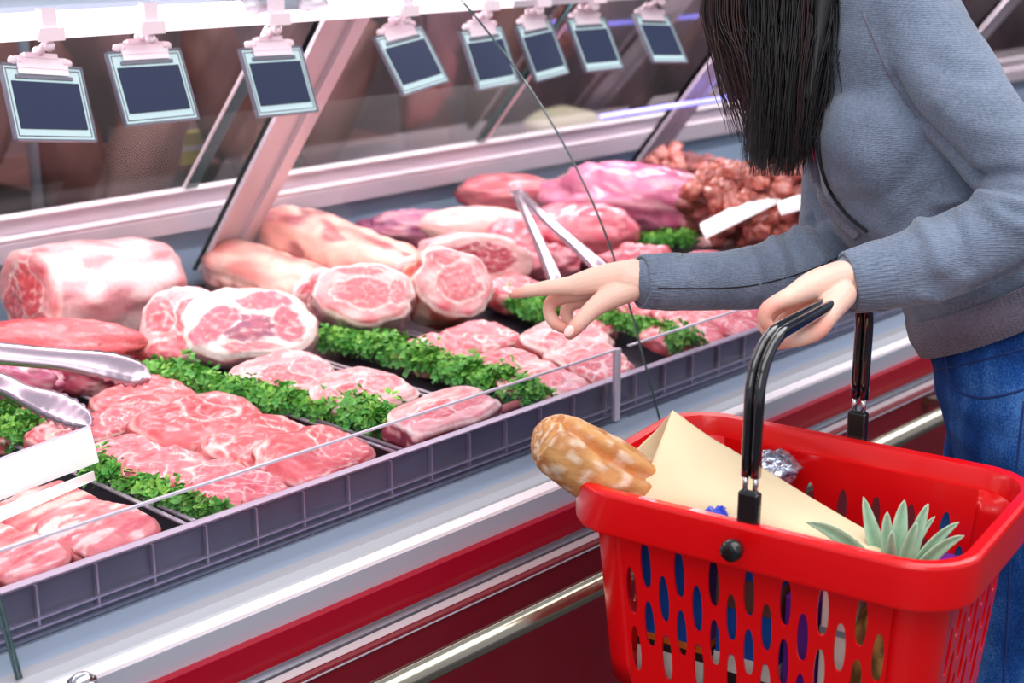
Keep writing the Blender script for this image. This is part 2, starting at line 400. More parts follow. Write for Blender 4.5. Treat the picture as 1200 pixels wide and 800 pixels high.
# canopy beam, lamps, price rail
zr = aty(0, 45, 1.80).z
cprism('canopy_beam', [(1.845, 1.425), (1.845, 1.56), (2.05, 1.56), (2.05, 1.395), (1.87, 1.395)], M['canopy'])
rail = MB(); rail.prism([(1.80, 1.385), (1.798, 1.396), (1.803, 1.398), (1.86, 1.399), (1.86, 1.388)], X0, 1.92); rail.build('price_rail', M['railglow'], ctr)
rail = MB(); rail.prism([(1.80, 1.385), (1.798, 1.396), (1.803, 1.398), (1.86, 1.399), (1.86, 1.388)], 1.92, X1); rail.build('price_rail', M['pinkalu'], ctr)
tz = aty(0, 26, 1.825).z
for (a, b) in ((X0 + .1, 1.36), (1.52, 2.9), (3.0, 4.4)):
    t = MB(); t.tube([(a, 1.825, tz), (b, 1.825, tz)], .0105, 20)
    lt = tag(t.build('fluorescent_tube', M['lamp'], None, True), {0: 'glowing white fluorescent tube above the leftmost price tags', 1: 'glowing white fluorescent tube past the first slanted post', 2: 'far fluorescent tube toward the right end of the counter'}[int(a > 1) + int(a > 2.9)], 'lamp')
    for e, s in ((a, -1), (b, 1)):
        c = MB(); c.tube([(e + s * .001, 1.825, tz), (e + s * .03, 1.825, tz), (e + s * .0302, 1.825, tz), (e + s * .045, 1.825, tz)], [.012, .012, .008, .008], 16)
        c.build('end_cap', M['pinkalu'], lt, True)

def area(name, loc, size, sizey, power, rot, col=(1, 1, 1)):
    l = bpy.data.lights.new(name, 'AREA'); l.shape = 'RECTANGLE'; l.size = size; l.size_y = sizey; l.energy = power; l.color = col
    o = bpy.data.objects.new(name, l); COL.objects.link(o); o.location = loc; o.rotation_euler = rot; return o
area('case_light', (1.3, 1.96, 1.39), 4.2, .05, 20, (math.radians(-10), 0, 0), (1, .93, .965))
area('case_light_far', (5.2, 1.96, 1.39), 3.6, .05, 17, (math.radians(-10), 0, 0), (1, .93, .965))
area('overhead_softbox', (.3, -.2, 3.1), 3.2, 2.2, 68, (0, 0, 0), (1, .985, .97))  # unseen overhead softbox, added as the key light
area('ceiling_light_aisle', (3.2, .3, 3.1), 2.4, 2.0, 55, (0, 0, 0), (1, .98, 1))
area('front_area_light', (-1.6, -.9, 2.0), 2.0, 1.6, 24, (math.radians(62), 0, math.radians(-62)), (1, .99, .97))  # unseen area light behind the camera, tilted and below ceiling height
area('backroom_light', (2.2, 3.0, 2.9), 4, .8, 40, (0, 0, 0), (1, .93, .9))
w = bpy.data.worlds.new('shop'); SC.world = w; w.use_nodes = True
wn = w.node_tree.nodes['Background']; wn.inputs[0].default_value = (.86, .88, 1, 1); wn.inputs[1].default_value = .55

# rear sliding glass panes
def pane(x0, x1, off, name='rear_glass'):
    zb, zt = 1.066, 1.42; f = lambda z: 2.245 - (z - 1.06) / (1.40 - 1.06) * .30 + off
    m = MB(); V = [(x0, f(zb), zb), (x1, f(zb), zb), (x1, f(zt), zt), (x0, f(zt), zt)]
    V2 = [(x, y + .005, z) for x, y, z in V]
    m.add(V + V2, [(0, 1, 2, 3), (7, 6, 5, 4), (0, 4, 5, 1), (1, 5, 6, 2), (2, 6, 7, 3), (3, 7, 4, 0)])
    return m.build(name, M['rearglass'], ctr)
pane(X0, 1.52, 0); pane(1.60, 2.28, .012); pane(2.30, 2.76, 0); pane(2.85, 4.1, .012); pane(4.1, 5.5, 0); pane(5.5, X1, .012)
def stile(x, dark, w=.012, dp=.006):
    zb, zt = 1.062, 1.42; f = lambda z: 2.232 - (z - 1.06) / .34 * .30
    m = MB(); m.add([(x, f(zb), zb), (x + w, f(zb), zb), (x + w, f(zb) + dp, zb), (x, f(zb) + dp, zb), (x, f(zt), zt), (x + w, f(zt), zt), (x + w, f(zt) + dp, zt), (x, f(zt) + dp, zt)],
          [(0, 3, 2, 1), (4, 5, 6, 7), (0, 1, 5, 4), (1, 2, 6, 5), (2, 3, 7, 6), (3, 0, 4, 7)])
    m.build('glass_stile', M['glassedge'] if dark else M['alu_edge'], ctr)
stile(1.519, True, .026); stile(1.514, False, .004); stile(2.262, True, .016); stile(2.280, False, .010)

# curved front glass
gc = catmull([(1.205, .851), (1.246, .96), (1.271, 1.023), (1.328, 1.137), (1.409, 1.249), (1.493, 1.334), (1.596, 1.42), (1.73, 1.51), (1.84, 1.56)], 6)
def glass_panel(a, b, label):
    m = MB(); n = len(gc)
    V = [(a, y, z) for y, z in gc] + [(b, y, z) for y, z in gc]
    m.add(V, [(i, i + 1, n + i + 1, n + i) for i in range(n - 1)])
    o = tag(m.build('front_glass', M['glass'], None, True), label, 'glass')
    for x, s in ((a, 1), (b, -1)):
        e = MB(); e.tube([(x, y, z) for y, z in gc], [(.0018, .0014)] * n, 8, ax=Vector((1, 0, 0))); e.build('glass_edge', M['glassedge'], o, True)
    return o
glass_panel(.606, 1.59, 'curved clear front glass panel ending beside the pointing hand')
glass_panel(-.4, .602, 'curved clear front glass panel at the far left edge of the picture')
cl = MB(); q = atz(96, 797, .853); cl.sphere(q, (.012, .010, .008)); cl.tube([q, q + Vector((0, 0, -.006))], .014, 14)
tag(cl.build('glass_clamp', M['chrome'], None, True), 'small metal clamp on the sill at the bottom left corner', 'clamp')

# low acrylic guard
for (a, b, lab) in ((X0, 1.565, 'low clear acrylic guard along the front of the meat trays'), (1.585, 4.5, 'low clear acrylic guard continuing behind the basket and pointing arm')):
    m = MB(); m.box((a, 1.262, .853), (b, 1.265, .957))
    o = tag(m.build('acrylic_guard', M['acryl'], None), lab, 'guard')
    m = MB(); m.box((a, 1.2615, .956), (b, 1.2655, .9585)); m.build('guard_edge', M['acryledge'], o)
    if a < 0:
        m = MB(); m.box((b - .010, 1.2595, .853), (b, 1.2665, .958)); m.build('guard_post', M['acryledge'], o)

# trays
txs = [-.9, -.1, .42, .876, 1.043, 1.19, 1.372, 1.572, 1.82, 2.3, 2.9, 3.6]
for i in range(len(txs) - 1):
    a, b = txs[i] + .004, txs[i + 1] - .004; y0, y1 = 1.296, 2.22 if i > 5 else 1.80
    m = MB()
    m.box((a, y0, .869), (b, y1, .871))
    m.box((a, y0, .871), (a + .002, y1, .893)); m.box((b - .002, y0, .871), (b, y1, .893)); m.box((a, y0, .871), (b, y0 + .002, .9)); m.box((a, y1 - .002, .871), (b, y1, .893))
    o = tag(m.build('meat_tray', M['tray'], None), 'shallow dark metal meat tray running front to back in the counter', 'tray', 'dark metal trays under the meat')
    for q0, q1 in ((a - .001, a + .005), (b - .005, b + .001)):
        m = MB(); m.box((q0, y0, .893), (q1, y1, .895)); m.build('tray_edge', M['traylip'], o)

# ------------------------------------------------------------------ price tags
W_, H_ = .13, .105
TAG = [(1.029, 1.808, 1.301, .175, -.374, .143), (1.19, 1.806, 1.31, .101, -.36, .031), (1.411, 1.805, 1.3, .143, -.349, .039), (1.684, 1.805, 1.312, .141, -.505, -.098),
       (1.867, 1.806, 1.303, .187, -.363, -.007), (2.001, 1.805, 1.307, .238, -.396, -.031), (2.146, 1.805, 1.308, .14, -.459, .033), (2.341, 1.804, 1.306, .15, -.538, .091)]
TL = ['blank price tag hanging nearest the left edge, beside the second tag', 'second hanging price tag from the left, under the glowing tube', 'blank price tag hanging in front of the large slanted post',
      'strongly tilted price tag hanging just right of the first slanted post', 'price tag crossed by the curved glass edge', 'small price tag just right of the curved glass edge',
      'small blank price tag hanging between the glass edge and the second post', 'blank price tag hanging in front of the second slanted post near the hair']
for (X, Y, Z, a, b, c), lab in zip(TAG, TL):
    R3 = Matrix.Rotation(a, 3, 'Z') @ Matrix.Rotation(b, 3, 'X') @ Matrix.Rotation(c, 3, 'Y')
    root = thing('price_tag', lab, 'price tag', (X, Y, Z), 'price tags hanging from the rail')
    T4 = Matrix.Translation((X, Y, Z)) @ R3.to_4x4()
    def part(name, mat, fn, par=root, sm=False):
        m = MB(); fn(m); return m.build(name, mat, par, sm)
    def frame(m):
        for (x0, x1, z0, z1) in ((-W_/2, W_/2, H_/2-.003, H_/2), (-W_/2, W_/2, -H_/2, -H_/2+.003), (-W_/2, -W_/2+.003, -H_/2, H_/2), (W_/2-.003, W_/2, -H_/2, H_/2)):
            m.box((x0, -.003, z0), (x1, .003, z1), T4)
    part('tag_frame', M['tagframe'], frame)
    part('card', M['tagpaper'], lambda m: m.box((-W_/2+.003, -.0015, -H_/2+.003), (W_/2-.003, .0015, H_/2-.003), T4))
    def inner(m):
        e = .0065
        for (x0, x1, z0, z1) in ((-W_/2+e, W_/2-e, H_/2-e-.0012, H_/2-e), (-W_/2+e, W_/2-e, -H_/2+e, -H_/2+e+.0012), (-W_/2+e, -W_/2+e+.0012, -H_/2+e, H_/2-e), (W_/2-e-.0012, W_/2-e, -H_/2+e, H_/2-e)):
            m.box((x0, -.0022, z0), (x1, -.0016, z1), T4)
    part('card_border', M['tagframe'], inner)
    part('dark_panel', M['tagblack'], lambda m: m.box((-W_/2+.012, -.0032, -H_/2+.017), (W_/2-.012, -.0016, H_/2-.024), T4))
    part('slot', M['tagframe'], lambda m: m.box((-.045, -.0036, H_/2-.020), (.045, -.0016, H_/2-.0155), T4))
    def clip(m):
        m.box((-.040, -.005, H_/2-.006), (.040, .004, H_/2+.010), T4)
        m.box((-.026, -.006, H_/2+.008), (.026, .005, H_/2+.015), T4)
        m.box((-.040, -.0042, H_/2-.014), (.040, -.0036, H_/2-.004), T4)
        for sx in (-.044, -.036, .036, .044): m.sphere(T4 @ Vector((sx, -.001, H_/2+.004)), .0062, 8, 6)
    cp = part('clip', M['pinkclip'], clip)
    top = T4 @ Vector((0, 0, H_/2 + .014)); 
    part('hanger', M['pinkclip'], lambda m: (m.sphere(top + Vector((0, 0, .004)), .008, 10, 7), m.sphere(Vector((top.x, min(top.y, 1.803), 1.376)), .0075, 10, 7), m.tube([top, (top.x, min(top.y, 1.803), 1.386)], .0052, 8)), sm=True)
    part('rail_hook', M['pinkclip'], lambda m: (m.box((top.x-.018, 1.792, 1.383), (top.x+.018, 1.80, 1.40)), m.box((top.x-.011, 1.797, 1.398), (top.x+.011, 1.811, 1.425))))

# blue tube lamp hanging behind the second post top
m = MB(); a = aty(704, 137, 2.02); b = aty(905, 110, 2.02); b = Vector((b.x, 2.02, a.z)); m.tube([a, b], .0055, 10)
tag(m.build('blue_tube_lamp', M['bluelamp'], None, True), 'thin blue-violet light tube crossing the second slanted post', 'lamp')

# ------------------------------------------------------------------ things behind the rear glass
def blob(mb, c, r, seed, amp=.12, fr=1.6, nu=28, nv=18, rot=None, colf=None):
    k = len(mb.v); cols = [] if colf else None
    tmp = MB(); tmp.sphere((0, 0, 0), 1., nu, nv)
    V = []
    for v in tmp.v:
        d = 1 + amp * nz(v.x * fr + seed, v.y * fr + seed * 2.3, v.z * fr) + amp * .4 * nz(v.x * fr * 3 + seed, v.y * fr * 3, v.z * fr * 3)
        cr = 1 - abs(nz(v.x * 1.3 * fr + seed + 5, v.y * 2.2 * fr, v.z * 1.6 * fr)) * 2
        d -= amp * .55 * max(0, cr) ** 8; d += amp * .2 * nz(v.x * fr * 7 + seed, v.y * fr * 7, v.z * fr * 7)
        q = Vector((v.x * r[0] * d, v.y * r[1] * d, v.z * r[2] * d))
        if colf: cols.append(colf(v))
        V.append((rot @ q if rot else q) + Vector(c))
    mb.add(V, tmp.f, cols)
hams = [(-20, 130), (75, 165), (165, 190), (255, 95), (395, 110), (500, 150), (590, 60)]
for i, (px, py) in enumerate(hams):
    c = aty(px, py, 3.2); m = MB()
    blob(m, c, (.085, .07, .24), i * 3.1, .2, 1.2, rot=Matrix.Rotation(.35 * (-1) ** i + .2, 3, 'Y'))
    root = tag(m.build('hanging_ham', M['ham'], None, True), 'blurred brown cured ham hanging in the room behind the glass', 'ham', 'hams hanging behind the rear glass')
    m = MB(); m.tube([c + Vector((0, 0, .2)), c + Vector((0, 0, .9))], .004, 6); m.build('cord', M['dark'], root)
c = aty(660, 148, 2.75); m = MB(); blob(m, c, (.12, .1, .055), 4.4, .1)
shz = c.z - .055
tag(m.build('cheese_round', M['cheese'], None, True), 'pale cream rounded loaf of cheese behind the rear glass', 'cheese')
m = MB(); m.box((-.9, 2.45, 0), (7, 3.0, shz - .003)); tag(m.build('back_counter', M['ham'], None), 'dark work counter behind the rear glass', 'counter')
c = aty(224, 172, 3.3); m = MB(); m.box(c - Vector((.05, .02, .04)), c + Vector((.05, .02, .04))); 
yb = tag(m.build('yellow_packet', M['yellow'], None), 'small yellow packet far behind the rear glass', 'packet')
m = MB(); m.box(c - Vector((.052, .021, .006)), c + Vector((.052, .021, .006))); m.build('packet_band', M['whitebox'], yb)
m = MB(); m.box((c.x - .5, c.y - .06, c.z - .052), (c.x + .7, 3.75, c.z - .041)); tag(m.build('wall_shelf', M['ham'], None), 'dark shelf on the back wall under the yellow packet', 'shelf')
for px, py in ((40, 220), (130, 60)):
    c = aty(px, py, 3.0)
m = MB(); c = aty(42, 215, 2.9); m.tube([(c.x, 2.9, shz - .01), (c.x, 2.9, 1.6)], .012, 8); tag(m.build('steel_stand', M['canopy'], None, True), 'blurred grey upright rod behind the left rear glass', 'rod')

# ------------------------------------------------------------------ MEAT
PINK = lin((226, 118, 126)); PINK2 = lin((208, 84, 94)); RED = lin((188, 52, 60)); FAT = lin((242, 208, 200)); FATP = lin((234, 176, 170))
WHITE = lin((242, 222, 216)); DARK = lin((130, 36, 50)); PURP = lin((168, 76, 110)); BONE = lin((250, 232, 214)); CREAM = lin((246, 206, 188)); BRICK = lin((220, 92, 92))
def ridge(u, v, s, seed): return 1 - abs(nz(u * s + seed, v * s + seed * 1.7, seed * .3)) * 2.2
def ell(u, v, e):
    cx, cy, rx, ry, a = e[:5]; c, s = math.cos(a), math.sin(a); x = u - cx; y = v - cy
    return math.hypot((x * c + y * s) / rx, (-x * s + y * c) / ry)
def cap_neck(u, v, r, seed, A=PINK, B=PINK2, vein=.80, rim=.92):
    c = mix(A, B, .5 + 1.1 * nz(u * 1.6 + seed, v * 1.6, seed)); 
    k = max(sst(vein, vein + .14, ridge(u, v, 1.5, seed)), .75 * sst(vein + .02, vein + .15, ridge(u, v, 3.4, seed + 9)))
    k *= sst(-.25, .1, nz(u * 1.3, v * 1.3, seed + 20) + .1)
    c = mix(c, FAT, k * .9)
    c = mix(c, FATP, sst(rim, 1., r) * sst(-.1, .2, nz(u * 2, v * 2, seed + 3) + .12))
    return c
def cap_beef(u, v, r, seed): return cap_neck(u, v, r, seed, lin((226, 100, 104)), lin((190, 60, 68)), .84, .93)
def cap_strip(u, v, r, seed):
    s = nz(u * 1.1 + seed, v * 4.2, seed) + .4 * nz(u * 3, v * 9 + seed, 1)
    return mix(mix(PINK2, lin((236, 150, 146)), .5 + s), FAT, sst(.12, .4, s) * .85)
def cap_muscle(els, base, fat=WHITE, edge=.10):
    def f(u, v, r, seed):
        uu = u + .20 * nz(u * 1.7 + seed, v * 1.7, 1.1) + .07 * nz(u * 6, v * 6 + seed, 4); vv = v + .20 * nz(u * 1.7, v * 1.7 + seed, 7.7) + .07 * nz(u * 6 + seed, v * 6, 9)
        c = mix(base, fat, .35 + .6 * nz(u * 2.5 + seed, v * 2.5, 2)) if base else fat
        for e in els:
            d = ell(uu, vv, e)
            if d < 1 + edge:
                ec = mix(e[5], mix(e[5], PINK, .35), .5 + nz(u * 4 + seed, v * 4, 3)); ec = mix(ec, FAT, .6 * sst(.86, 1., ridge(u, v, 3, seed + 2)) + .35 * sst(.1, .5, nz(u * 9 + seed, v * 9, 6)))
                c = mix(ec, fat, sst(1 - .08, 1 + edge, d)) if d > .92 else ec
        return mix(c, mix(fat, FATP, .3 + nz(u * 5, v * 5, seed)), sst(.93, .98, r))
    return f
cap_ribchop = cap_muscle([(-.25, -.1, .52, .42, .0, PINK2), (.45, -.2, .42, .4, 0, PINK), (0, .62, .8, .12, 0, lin((232, 140, 140))), (-.8, .0, .15, .3, 0, PINK)], PINK, WHITE)
cap_ham = cap_muscle([(.05, -.18, .42, .40, -.3, lin((158, 84, 112))), (.28, .55, .46, .24, -.15, lin((206, 112, 128))), (-.55, -.2, .30, .62, -.5, lin((206, 104, 122))), (.66, -.1, .24, .48, .1, lin((198, 96, 116))), (.1, -.78, .5, .16, 0, PINK)], None, WHITE)
cap_ham2 = cap_muscle([(.3, .1, .42, .5, 0.2, PINK2), (-.45, .3, .36, .5, .4, lin((214, 96, 104))), (-.2, -.6, .55, .25, 0, PINK)], PINK, WHITE)
cap_loin = cap_muscle([(-.05, -.02, .66, .46, 0, lin((226, 112, 120))), (-.1, .72, .55, .16, 0, lin((222, 120, 124))), (.7, .1, .16, .4, 0, PINK)], PINK, WHITE, .14)
cap_loin2 = cap_muscle([(.1, -.1, .56, .56, .3, lin((228, 124, 132))), (-.35, .62, .4, .2, 0, PINK)], PINK, WHITE, .12)
cap_dark = cap_muscle([(0, .05, .72, .6, 0, lin((170, 52, 74))), (-.7, -.1, .25, .3, 0, lin((196, 60, 70)))], FATP, lin((240, 190, 190)))
cap_red = cap_muscle([(.1, .2, .42, .6, .2, lin((214, 60, 62))), (-.45, .05, .3, .6, -.3, lin((206, 66, 66))), (.3, -.6, .6, .22, 0, lin((214, 78, 80))), (-.5, -.65, .3, .2, 0, PINK2)], PINK2, FAT, .1)
def side_fat(th, z, seed):
    c = mix(lin((236, 198, 196)), lin((224, 150, 156)), .5 + 1.5 * nz(math.cos(th) * 1.5 + seed, math.sin(th) * 1.5, z * 2.5))
    c = mix(c, lin((208, 90, 96)), .6 * sst(.22, .45, nz(math.cos(th) * 2 + seed + 4, math.sin(th) * 2, z * 5)))
    return mix(c, WHITE, sst(.2, .5, nz(math.cos(th) * 3 + seed, math.sin(th) * 3, z * 6)) * .5)
def side_meat(th, z, seed): return mix(mix(lin((150, 52, 58)), lin((196, 84, 86)), .5 + nz(math.cos(th) * 3 + seed, math.sin(th) * 3, z * 3)), FATP, .55 * sst(.1, .4, nz(math.cos(th) * 2, math.sin(th) * 2 + seed, z * 2 + 4)))
def side_meat_(th, z, seed): return mix(mix(PINK2, RED, .5 + nz(math.cos(th) * 3 + seed, math.sin(th) * 3, z * 3)), FATP, .8 * sst(.1, .4, nz(math.cos(th) * 2, math.sin(th) * 2 + seed, z * 2 + 4)))
def side_rib(th, z, seed):
    c = mix(CREAM, lin((232, 138, 128)), .5 + 1.2 * nz(math.cos(th) * 2 + seed, math.sin(th) * 2, z * 4))
    k = .5 + .5 * math.cos(z * 2 * math.pi * 7 + nz(th, seed) * 2)
    return mix(c, lin((186, 74, 80)), .75 * sst(.62, .95, k) * sst(-.1, .5, -math.sin(th + .3)))
def side_rib2(th, z, seed): return mix(side_rib(th, z, seed), lin((150, 54, 70)), .8 * sst(.05, .35, nz(math.cos(th) * 2 + seed, math.sin(th) * 2, z * 7)))
def side_dark(th, z, seed): return mix(mix(lin((150, 60, 80)), DARK, .5 + nz(math.cos(th) * 3 + seed, math.sin(th) * 3, z * 3)), FATP, .9 * sst(.15, .4, nz(math.cos(th) * 2.4, math.sin(th) * 2.4 + seed, z * 3 + 4)))
def side_orange(th, z, seed):
    s = nz(math.cos(th) * 2 + seed, math.sin(th) * 5, z * 1.5) + .5 * nz(th * 4, z * 2, seed)
    return mix(mix(lin((232, 140, 116)), lin((176, 62, 62)), .5 + s), CREAM, sst(.05, .35, -s))
def keep_in(M4, V, zlo=DK):
    """rest a cut on the trays: above the tray bottom, behind the front rail, in front of the rear liner"""
    W = [M4 @ Vector(v) for v in V]; y0 = min(w.y for w in W); y1 = max(w.y for w in W); z0 = min(w.z for w in W); d = Vector((0, 0, 0))
    if y0 < 1.290: d.y = 1.290 - y0
    elif y1 > 2.222: d.y = 2.222 - y1
    if z0 < zlo: d.z = zlo - z0
    return Matrix.Translation(d) @ M4
def cutlog(name, mat4, a, b, L, capf, sidef, seed, mat='meat', nth=84, nr=26, nl=16, sup=2.4, wob=.15, taper=1., bump=.05, rnd_=.10, lab='', cat='meat', group=None, notch=0., dome=.06, flare=0.):
    """a cut of meat: local +Z cap carries the cut face; a,b half sizes, L length"""
    def R(th):
        c, s = abs(math.cos(th)), abs(math.sin(th)); r = (c ** sup + s ** sup) ** (-1 / sup)
        r *= 1 + wob * nz(math.cos(th) * 1.3 + seed, math.sin(th) * 1.3, seed * .7) * 1.6 + wob * .4 * nz(math.cos(th) * 4 + seed, math.sin(th) * 4, 1)
        return r * (1 - notch * math.exp(-((th - 4.7) / .35) ** 2))
    V = []; C = []
    m = min(a, b)
    V.append(Vector((0, 0, L / 2 + dome * m))); C.append(capf(0, 0, 0, seed))
    for i in range(1, nr + 1):
        r = i / nr
        for k in range(nth):
            th = 2 * math.pi * k / nth; q = R(th)
            x, y = q * r * math.cos(th), q * r * math.sin(th)
            z = L / 2 + m * (dome * (1 - r * r) + bump * nz(x * 2.4 + seed, y * 2.4, 5) + bump * .5 * nz(x * 7, y * 7, seed)) - min(m * rnd_, L * .3) * sst(.86, 1., r) 
            V.append(Vector((a * x, b * y, z))); C.append(capf(x, y, r, seed))
    cm = min(m * rnd_, L * .3)
    for j in range(1, nl + 1):
        f = j / nl
        sc = 1 + (taper - 1) * f + (.03 + flare) * math.sin(f * math.pi)
        if f > .86: sc *= 1 - .25 * sst(.86, 1., f) ** 1.5
        for k in range(nth):
            th = 2 * math.pi * k / nth; q = R(th) * sc * (1 + bump * 1.6 * nz(math.cos(th) * 2.5 + seed, math.sin(th) * 2.5, f * L / m * 1.5))
            V.append(Vector((a * q * math.cos(th), b * q * math.sin(th), L / 2 - cm - f * (L - cm)))); C.append(sidef(th, f, seed))
    V.append(Vector((0, 0, -L / 2))); C.append(sidef(0, 1, seed)); e = len(V) - 1
    Fc = [(0, 1 + k, 1 + (k + 1) % nth) for k in range(nth)]
    for i in range(nr + nl - 1):
        A = 1 + i * nth
        for k in range(nth): Fc.append((A + k, A + nth + k, A + nth + (k + 1) % nth, A + (k + 1) % nth))
    A = 1 + (nr + nl - 1) * nth
    Fc += [(A + k, e, A + (k + 1) % nth) for k in range(nth)]
    for q in range(0, len(V)):
        v = V[q]; V[q] = v + Vector((nz(v.x * 18 + seed, v.y * 18, v.z * 18), nz(v.x * 18, v.y * 18 + seed, v.z * 18), nz(v.x * 18, v.y * 18, v.z * 18 + seed))) * (m * .05)
    mat4 = keep_in(mat4, V)
    o = mesh(name, V, Fc, M[mat], None, True, C); o.matrix_world = mat4
    return tag(o, lab, cat, group)
def frame4(loc, zdir, up=Vector((0, 0, 1)), roll=0.):
    z = Vector(zdir).normalized(); y = (up - z * up.dot(z))
    if y.length < 1e-3: y = Vector((0, 1, 0))
    y.normalize(); x = y.cross(z)
    R3 = Matrix((x, y, z)).transposed()
    return Matrix.Translation(loc) @ (R3 @ Matrix.Rotation(roll, 3, 'Z')).to_4x4()
FH = Vector((math.cos(YAW), math.sin(YAW), 0))
def slab(x0, x1, y0, y1, capf, seed, lab, name='pork_steak', th=.028, rot=0., tilt=0., tiltr=0., zt=None, fx=.53, fy=.45, sup=3.4, sidef=side_meat, wob=.1, cat='steak', group=None, **kw):
    zt = (zt or DK + th + .006) + .004 + .0025 * math.sin(seed * 5)
    cx, cy = (x0 + x1) / 2, (y0 + y1) / 2 - 3
    p = atz(cx, cy, zt); t = depth(p); sE = (H - zt) / (p - CAM).length
    wpx = (x1 - x0) * t / F; a = wpx * fx / .684 / 2 * 1.1; b = wpx * fy / .729 / 2 * 1.12
    M4 = Matrix.Translation((p.x, p.y, zt - th / 2)) @ (Matrix.Rotation(rot * .6, 3, 'Z') @ Matrix.Rotation(tilt * 1.5 + .15, 3, 'X') @ Matrix.Rotation(tiltr, 3, 'Y')).to_4x4()
    return cutlog(name, M4, a, b, th, capf, sidef, seed, lab=lab, cat=cat, group=group, sup=sup, wob=wob, nl=6, rnd_=.12, dome=.03, bump=kw.pop('bump', .06), **kw)

G1 = 'beef steaks in the second tray'; G2 = 'neck steaks in the front left tray'; G3 = 'rib chops between the parsley rows'; G4 = 'loin steaks under the pointing hand'
slab(102, 244, 448, 492, cap_beef, 1.1, 'beef steak at the back of its row, just below the tong tip', 'beef_steak', rot=.15, tilt=.05, group=G1)
slab(152, 324, 468, 524, cap_beef, 2.3, 'long red beef steak second in its row, beside the parsley', 'beef_steak', rot=.1, tilt=.06, group=G1)
slab(232, 382, 488, 546, cap_beef, 3.7, 'beef steak with a pale fat corner, third in its row', 'beef_steak', rot=.12, tilt=.06, group=G1, th=.03)
slab(298, 464, 508, 566, cap_beef, 4.9, 'front beef steak touching the tray rail near the parsley end', 'beef_steak', rot=.1, tilt=.05, group=G1, th=.03)
slab(72, 165, 482, 512, cap_neck, 5.1, 'small smooth pink steak next to the tray divider, behind the others', rot=.1, group=G2)
slab(100, 196, 498, 556, cap_neck, 6.2, 'pink neck steak with white marbling beside the white reflection slab', rot=.2, tilt=.06, group=G2)
slab(134, 252, 512, 578, cap_neck, 7.4, 'marbled neck steak in the middle of the front left tray', rot=.15, tilt=.06, group=G2)
slab(186, 306, 532, 590, cap_neck, 8.8, 'marbled neck steak with a broad white seam, behind the front one', rot=.15, tilt=.06, group=G2)
slab(234, 360, 550, 606, cap_neck, 9.6, 'frontmost folded neck steak above the tray rail and parsley', rot=.1, tilt=.04, group=G2, bump=.1)
slab(258, 416, 412, 462, cap_ribchop, 10.3, 'thin rib chop lying between two parsley rows, behind the thicker chop', 'rib_chop', rot=.35, tilt=.04, group=G3, sup=2.2, cat='chop')
slab(350, 494, 428, 482, cap_ribchop, 11.6, 'thick rib chop with white fat rim in the middle of the parsley', 'rib_chop', rot=.15, tilt=.05, group=G3, th=.036, sup=3, cat='chop')
o = slab(484, 616, 458, 516, cap_ribchop, 12.9, 'front rib chop with dark cut bone, right at the tray rail', 'rib_chop', rot=.1, tilt=.06, group=G3, th=.042, sup=3.2, fx=.74, fy=.36, cat='chop', sidef=side_dark)
m = MB(); pts = [atz(x, y, z) for x, y, z in ((536, 496, .896), (566, 488, .896), (606, 474, .896))]
mm = MB(); mm.tube([Vector(p) for p in pts], [.005, .006, .007], 10, c=lin((196, 110, 118))); bn = mm.build('rib_bone', M['meat'], None, True); bn.parent = o; bn.matrix_parent_inverse = o.matrix_world.inverted()
slab(452, 562, 392, 426, cap_neck, 13.2, 'pink loin steak half hidden behind parsley under the tied roasts', 'loin_steak', rot=.1, group=G4)
slab(508, 616, 374, 412, cap_neck, 14.2, 'loin steak lying next to the black tray gap behind the divider', 'loin_steak', rot=-.1, group=G4)
slab(546, 650, 406, 446, cap_neck, 15.8, 'loin steak with curled pale edge, behind the front loin steak', 'loin_steak', rot=-.1, tilt=.05, group=G4)
slab(578, 704, 420, 474, cap_loin, 16.4, 'smooth pink loin steak at the tray rail beside the parsley tip', 'loin_steak', rot=.15, tilt=.04, group=G4)
slab(600, 728, 372, 422, cap_ribchop, 17.3, 'loin steak with thick white fat strip directly under the pointing hand', 'loin_steak', rot=.2, tilt=.05, group=G4, th=.03)
slab(630, 742, 396, 434, cap_ribchop, 18.7, 'loin steak just below the thumb of the pointing hand', 'loin_steak', rot=.1, tilt=.05, group=G4)
slab(674, 770, 408, 456, cap_neck, 19.3, 'loin steak against the rail beside the acrylic post', 'loin_steak', rot=.1, tilt=.05, group=G4)
slab(640, 740, 360, 392, cap_neck, 19.9, 'loin steak half hidden behind the curled fingers', 'loin_steak', rot=.1, group=G4)
G5 = 'pink cutlets below the pointing sleeve'
for i, (bx, lb) in enumerate((((752, 862, 346, 386), 'pink cutlet directly below the cuff of the pointing sleeve'), ((800, 905, 352, 396), 'pink cutlet under the middle of the pointing forearm'), ((775, 890, 376, 420), 'pink cutlet at the rail right of the small parsley sprig'),
                        ((850, 960, 348, 384), 'pink cutlet between the pointing forearm and the gripping hand'), ((846, 930, 368, 400), 'pink cutlet just left of the gripping knuckles'), ((706, 790, 340, 372), 'pink cutlet behind the curved glass edge below the wrist'),
                        ((940, 1060, 330, 366), 'cutlet hidden mostly behind the gripping hand'), ((1000, 1130, 310, 346), 'cutlet hidden mostly behind the sleeve'))):
    slab(*bx, cap_neck, 21.3 + i * 1.9, lb, 'pork_cutlet', rot=.1, tilt=.04, cat='cutlet', group=G5)
G6 = 'marbled neck strips at the front left'
